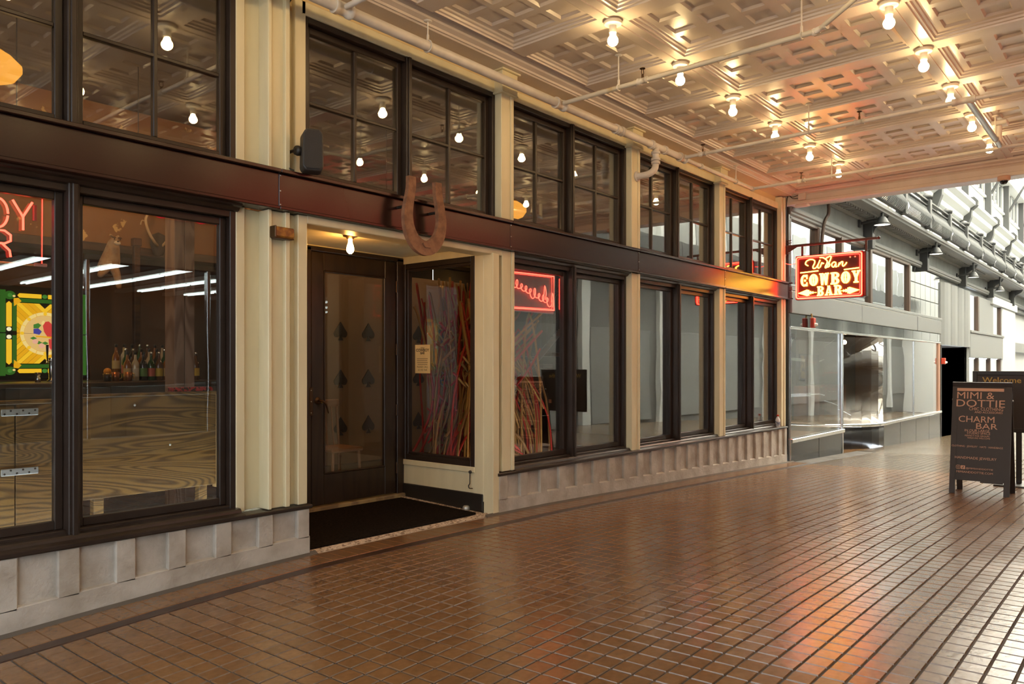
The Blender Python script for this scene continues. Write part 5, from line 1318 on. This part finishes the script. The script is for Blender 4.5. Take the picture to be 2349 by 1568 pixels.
    MB().lathe([(0, -.05)]+[(.05*math.sin(q), -.05*math.cos(q)) for q in [PI*k/8 for k in range(1, 7)]]+[(.02, .055)], (19.6, 1.3, 1.9), 12).build('bulb', emit('shop_globe', (1, .6, .3), 130), t); MB().cyl((19.6, 1.3, 1.95), (19.6, 1.3, 2.2), .006, n=6).build('cord', M_black, t)
    t = thing('salmon_notice', (14.4, .1, 1.2), 'pale salmon notice hanging inside the next shop window', 'notice')
    MB().box(13.35, 14.05, .06, .064, 1.02, 1.52).build('sheet', glass('tinted_sheet', (.62, .36, .28), .02, 5), t)
    # fire alarm strobes
    for x, z, lab in ((13.35, 2.06, 'red and white fire alarm strobe under the hanging sign'), (23.75, 1.45, 'red fire alarm strobe at the dark doorway')):
        t = thing('fire_alarm', (x, -.08, z), lab, 'alarm')
        MB().cbox(x-.05, x+.05, -.10, .0 if x > 20 else -.032, z-.08, z+.09, .01).build('housing', mat('alarm_red_%d' % int(x), (.55, .06, .03), .4), t); MB().lathe([(0, -.05), (.025, -.04), (.035, 0)], (x, -.10, z-.03), 10, 'y').build('strobe_lens', M_white, t)
        if x < 20: MB().cyl((x, -.05, z+.09), (x, -.04, z+.16), .014, n=8).build('conduit', M_brass, t)
    # ---------- upper storey of the neighbour
    b('upper_sill', M_agrey2, 12.47, 23.7, -.03, .1, 2.555, 2.62)
    cols = [12.47, 13.85, 15.15, 17.05, 18.62, 20.25]
    for k, (x0, x1) in enumerate(zip(cols, cols[1:])):
        MB().box(x0+.05, x1-.05, .05, .058, 2.65, 3.72).build('upper_pane', M_skyglass, w)
        b('upper_mullion', M_aframe, x1-.07, x1+.07, -.01, .10, 2.62, 3.76)
    b('upper_head', M_aframe, 12.47, 20.32, .0, .10, 3.72, 3.78); b('upper_jamb', M_aframe, 12.47, 12.53, .0, .10, 2.62, 3.76)
    x = 20.32
    while x < 23.6:
        x1 = min(x+.55, 23.65)
        for z0, z1 in ((2.62, 3.0), (3.0, 3.38), (3.38, 3.76)): b('mirror_tile', M_mirror, x+.004, x1-.004, .02, .08, z0+.004, z1-.004)
        x = x1
    # corrugated panels over the dark doorway
    for k in range(4):
        x0 = 23.75+k*.98
        MB().prism([(x0, .02), (x0+.10, -.06), (x0+.35, -.10), (x0+.63, -.10), (x0+.88, -.06), (x0+.98, .02), (x0+.98, .10), (x0, .10)], lambda u, v, z: (u, v, z), 1.90, 3.62).build('corrugated_panel', M_corr, w)
    b('doorway_jamb', M_black, 23.68, 23.80, .0, 1.5, -1.0, 1.9); b('doorway_jamb', M_black, 27.10, 27.30, .0, 1.5, -1.0, 1.9); b('doorway_back', M_black, 23.7, 27.3, 1.5, 1.6, -1.0, 2.0); b('doorway_side', M_black, 27.1, 27.3, .0, 1.5, -1.0, 1.9)
    b('doorway_head', M_black, 23.7, 27.3, .1, 1.5, 1.88, 1.98)
    # further panels
    b('wall_panel', M_corr, 29.4, 32.2, -.02, .2, 2.42, 3.60); b('wall_panel', M_corr, 27.65, 34.1, -.06, .2, 1.58, 2.36); b('wall_panel_cap', M_agrey2, 27.6, 34.2, -.09, .2, 2.36, 2.44)
    for x0, x1 in ((27.70, 29.25), (32.25, 33.9)):
        MB().box(x0, x1, .04, .05, 2.46, 3.55).build('upper_pane', M_skyglass, w); b('upper_mullion', M_aframe, x1-.08, x1+.16, -.02, .1, 2.42, 3.6)
    b('lower_jamb', M_agrey2, 27.3, 27.65, -.02, .2, -1.0, 3.62)
    for k, (x0, x1) in enumerate(((27.7, 29.3), (29.45, 31.6), (31.8, 33.9))): MB().box(x0, x1, .06, .07, -.8, 1.55).build('lower_pane', M_skyglass, w); b('lower_mullion', M_aframe, x1-.02, x1+.18, .0, .1, -1, 1.58)
    b('white_pillar', M_awhite, 34.1, 37.4, -.05, .6, -1.3, 3.5); b('white_head', M_awhite, 31.6, 37.6, -.10, .3, 3.50, 3.78); b('white_wall', M_awhite, 37.4, 50, .3, .6, -2, 4.3)
    b('far_band', M_corr, 37.4, 50, .1, .35, 1.9, 2.3)
    # frieze and architrave mouldings
    b('backing', M_agrey, 12.45, 50, .10, .35, 3.6, 4.5)
    b('backing', M_agrey, 20.3, 27.6, .11, .3, 2.5, 3.7); b('backing', M_greywall, 12.45, 20.4, .25, .3, 2.55, 3.7)
    JB = [11.9, 16.65, 21.45, 26.40, 31.35, 36.3, 41.2, 46.0]
    for x0, x1 in zip(JB, JB[1:]):
        xa = max(x0, 12.45); b('frieze_panel', M_agrey, xa, x1-.005, .02, .12, 3.93, 4.26)
        MB().prism([(.12, 3.78), (.0, 3.78), (-.02, 3.80), (-.02, 3.83), (-.04, 3.85), (-.04, 3.90), (-.02, 3.93), (.12, 3.93)], lambda u, v, x: (x, u, v), xa, x1-.005).build('architrave', M_agrey2, w)
        MB().prism([(.12, 4.24), (.0, 4.24), (-.04, 4.26), (-.06, 4.29), (-.26, 4.31), (-.28, 4.33), (-.46, 4.33), (-.47, 4.36), (-.50, 4.38), (-.50, 4.44), (-.46, 4.455), (.9, 4.455), (.9, 4.40), (.12, 4.40)], lambda u, v, x: (x, u, v), xa, x1-.004).build('balcony_cornice', M_agrey2, w)
    dn = MB()
    for k in range(110): dn.box(12.6+k*.15, 12.68+k*.15, -.25, -.06, 4.268, 4.312)
    tag(dn.build('dentils', M_agrey2, w), None, None, None, 'stuff')
    for x in JB[1:]:
        b('corbel', M_airon, x-.10, x+.10, -.16, .05, 3.70, 4.31)
        MB().prism([(.0, 4.31), (-.45, 4.31), (-.40, 4.22), (-.20, 4.10), (-.14, 3.95), (0, 3.9)], lambda u, v, a: (a, u, v), x-.05, x+.05).build('corbel_scroll', M_airon, w)
    # conduit loop
    MB().tube(smooth_path([(13.85, -.03, 2.6), (13.86, -.04, 3.4), (13.95, -.06, 3.85), (14.05, -.10, 4.02), (13.98, -.12, 4.2)], 5), .03, 8).build('drain_pipe', M_aframe, w)
    # gooseneck lamps on the corbels
    for k, (x, z, nm) in enumerate(((16.25, 4.15, 'first'), (21.0, 4.10, 'second'), (25.9, 3.96, 'third'), (30.75, 3.92, 'fourth'))):
        t = thing('arcade_lamp', (x, -.42, z), '%s grey dome lamp along the arcade cornice from the hanging sign' % nm, 'lamp', 'dome lamps along the arcade cornice')
        MB().lathe([(.0, .17), (.05, .165), (.085, .12), (.12, .05), (.165, .0), (.155, .0), (.10, .06), (0, .10)], (x, -.42, z-.06), 20).build('shade', M_airon, t)
        MB().lathe([(0, 0), (.145, .004), (.12, .03), (0, .05)], (x, -.42, z-.055), 16).build('lens', emit('lamp_lens', (1, .92, .78), 3.0), t)
        MB().cyl((x, -.42, z+.10), (x, -.42, 4.42), .028, n=8).build('stem', M_airon, t); MB().cyl((x, -.42, z+.07), (x+.05, .03, z+.02), .025, n=8).build('arm', M_airon, t); MB().cbox(x-.06, x+.06, -.02, .03, z-.06, z+.09, .01).build('wall_box', M_airon, t)
    # ---------- balcony railing
    t = thing('balcony_railing', (24, -.45, 4.45), 'grey iron balcony railing with bellied pickets along the arcade', 'railing')
    px = [13.0+2.2*k for k in range(15)]
    for x in px:
        MB().cbox(x-.09, x+.09, -.60, -.40, 4.455, 5.12, .01).build('post', M_airon, t); MB().lathe([(.0, .16), (.05, .14), (.09, .10), (.13, .09), (.13, .05), (.11, 0), (0, 0)], (x, -.50, 5.12), 8).build('post_cap', M_airon, t)
    MB().cbox(13, 44, -.56, -.48, 5.06, 5.11, .01).build('top_rail', M_airon, t); MB().cbox(13, 44, -.55, -.49, 4.96, 4.99, .008).build('under_rail', M_airon, t); MB().cbox(13, 44, -.55, -.47, 4.49, 4.53, .008).build('bottom_rail', M_airon, t)
    first = None
    for k in range(280):
        x = 13.15+k*.093
        if min(abs(x-q) for q in px) < .09: continue
        if first is None:
            first = MB().tube([(0, -.02, .0), (0, -.10, .06), (0, -.14, .15), (0, -.10, .26), (0, -.03, .38), (0, 0, .50)], .011, 4, caps=False).build('picket', mat('picket_grey', (.13, .137, .137), .5), t); o = first
        else: o = link(bpy.data.objects.new('picket', first.data), t)
        o.location = (x, -.50, 4.49)
    # ---------- white upper storeys set back behind the balcony
    u = structure(thing('wall_upper', (26, .8, 4.5)), 'white painted upper storeys above the arcade balcony')
    d = lambda n, m, *a: MB().cbox(*a, .01).build(n, m, u)
    d('white_wall', M_awhite, 12.6, 50, .85, 1.1, 4.4, 9.6)
    JU = [12.6, 17.0, 21.75, 26.5, 31.25, 36.0, 40.75, 45.5, 50]
    for x0, x1 in zip(JU, JU[1:]):
        MB().prism([(.86, 6.45), (.75, 6.47), (.72, 6.60), (.55, 6.72), (.52, 6.86), (.36, 6.95), (.36, 7.06), (.86, 7.08)], lambda a, z, x: (x, a, z), x0+.005, x1-.005).build('cornice', M_awhite, u)
        n = 6
        for k in range(n): xa = x0+.25+(x1-x0-.5)*k/n; d('wall_board', M_awhite, xa, xa+(x1-x0-.5)/n-.03, .82, .86, 4.5, 6.3)
        for k in range(8): xa = x0+.20+(x1-x0-.4)*k/8; d('dado_board', M_awhite, xa, xa+(x1-x0-.4)/8-.025, .825, .86, 7.15, 8.05)
        d('window_sill', M_awhite, x0+.1, x1-.1, .74, .86, 8.06, 8.14)
        for k in range(4):
            xa = x0+.35+(x1-x0-.7)*k/4; xb2 = xa+(x1-x0-.7)/4-.10
            f = MB(); f.cbox(xa, xa+.06, .79, .87, 8.2, 9.35, .006); f.cbox(xb2-.06, xb2, .79, .87, 8.2, 9.35, .006); f.cbox(xa, xb2, .79, .87, 9.28, 9.35, .006); f.cbox(xa, xb2, .79, .87, 8.2, 8.26, .006); fo = f.build('upper_window_frame', mat('pale_grey_frame', (.30, .31, .31), .5) if False else M_agrey2, u)
            MB().box(xa+.06, xb2-.06, .825, .835, 8.26, 9.28).build('pane', M_skyglass, fo)
    for x in JU[1:]:
        MB().prism([(.40, 7.25), (.28, 7.10), (.30, 6.95), (.48, 6.80), (.50, 6.55), (.62, 6.2), (.62, 5.6), (.78, 5.5), (.86, 5.5), (.86, 7.25)], lambda a, z, q: (q, a, z), x-.13, x+.13).build('bracket', M_airon, u)
        d('iron_post', M_airon, x-.11, x+.11, .58, .80, 7.1, 9.7)
        MB().tube([(x, .60, 8.2), (x, .0, 9.3)], .05, 6).build('strut', M_airon, u)
    d('balcony_door', mat('beige_reveal', (.55, .48, .36), .7), 20.2, 21.4, .78, .86, 4.5, 6.2)
    # glazed roof on iron trusses
    rf = structure(thing('ceiling_arcade', (30, -3, 10)), 'glazed gable roof of the arcade on iron trusses')
    M_rg = bpy.data.materials.new('roof_glazing'); M_rg.use_nodes = True; nt = M_rg.node_tree; nt.nodes.clear()
    o_ = nt.nodes.new('ShaderNodeOutputMaterial'); mx = nt.nodes.new('ShaderNodeMixShader'); tr = nt.nodes.new('ShaderNodeBsdfTransparent'); tl = nt.nodes.new('ShaderNodeBsdfTranslucent'); mx.inputs[0].default_value = .35
    tr.inputs[0].default_value = (1, .97, .92, 1); tl.inputs[0].default_value = (.95, .80, .58, 1); nt.links.new(tr.outputs[0], mx.inputs[1]); nt.links.new(tl.outputs[0], mx.inputs[2]); nt.links.new(mx.outputs[0], o_.inputs[0])
    E_, Rg = (.85, 9.65), (-3.1, 12.2); E2 = (-7.05, 9.65)
    for x0, x1 in zip(JU, JU[1:]):
        for (p, q) in ((E_, Rg), (E2, Rg)):
            for k in range(3):
                a = (p[0]+(q[0]-p[0])*k/3, p[1]+(q[1]-p[1])*k/3); c_ = (p[0]+(q[0]-p[0])*(k+1)/3, p[1]+(q[1]-p[1])*(k+1)/3)
                MB().prism([a, c_, (c_[0], c_[1]+.03), (a[0], a[1]+.03)], lambda y, z, x: (x, y, z), x0+.03, x1-.03).build('glazing_panel', M_rg, rf)
    for x in JU:
        m = MB(); m.tube([(x, E_[0]-.1, E_[1]-.05), (x, Rg[0], Rg[1]-.1), (x, E2[0], E2[1]-.05)], .07, 6); m.tube([(x, E_[0]-.2, E_[1]), (x, Rg[0], 10.6), (x, E2[0]+.2, E2[1])], .04, 6); m.cyl((x, Rg[0], 10.6), (x, Rg[0], 12.1), .04, n=6)
        m.tube([(x, -.5, 9.85), (x, -1.1, 10.85)], .04, 6); m.tube([(x, -1.1, 10.85), (x, -1.8, 10.2)], .04, 6); m.build('truss', M_airon, rf)
    for k in range(4): yy = E_[0]+(Rg[0]-E_[0])*k/3.05; zz = E_[1]+(Rg[1]-E_[1])*k/3.05; MB().cbox(12.6, 50, yy-.05, yy+.05, zz-.12, zz-.02, .01).build('purlin', M_airon, rf)
    MB().cbox(12.6, 50, .45, .9, 9.35, 9.66, .02).build('eaves', M_awhite, rf)
    # closing walls
    e = structure(MB().box(12.62, 12.8, -7.2, 1.2, 4.30, 12.2).build('wall_gable', M_awhite), 'blank wall above the passage mouth')
    e2 = structure(MB().box(50, 50.3, -7.2, 1.2, -2, 12.2).build('wall_far', M_awhite), 'far end wall of the arcade')
    op = structure(thing('wall_across', (30, -7, 0)), 'white arcade facade on the far side, seen reflected')
    g = lambda n, m, *a: MB().cbox(*a, .01).build(n, m, op)
    g('white_wall', M_awhite, 12.7, 50, -7.3, -7.05, 4.3, 9.7); g('ground_storey', mat('across_grey', (.15, .155, .15), .6), 12.7, 50, -7.3, -7.05, -2, 4.3); g('balcony', M_agrey2, 12.7, 50, -7.05, -6.2, 4.3, 4.5)
    for k in range(9):
        x = 13.4+k*4.2
        g('shop_window', M_agrey2, x, x+3.2, -7.06, -7.0, -.3, 2.4); g('upper_window', M_agrey2, x+.3, x+1.6, -7.06, -7.0, 5.0, 6.8); g('upper_window', M_agrey2, x+2.0, x+3.3, -7.06, -7.0, 5.0, 6.8); g('railing_bar', M_airon, x-.5, x+3.7, -6.25, -6.2, 4.5, 5.1)
        g('pilaster', M_awhite, x-.6, x-.2, -7.06, -6.9, -1, 9.6)
arcade()
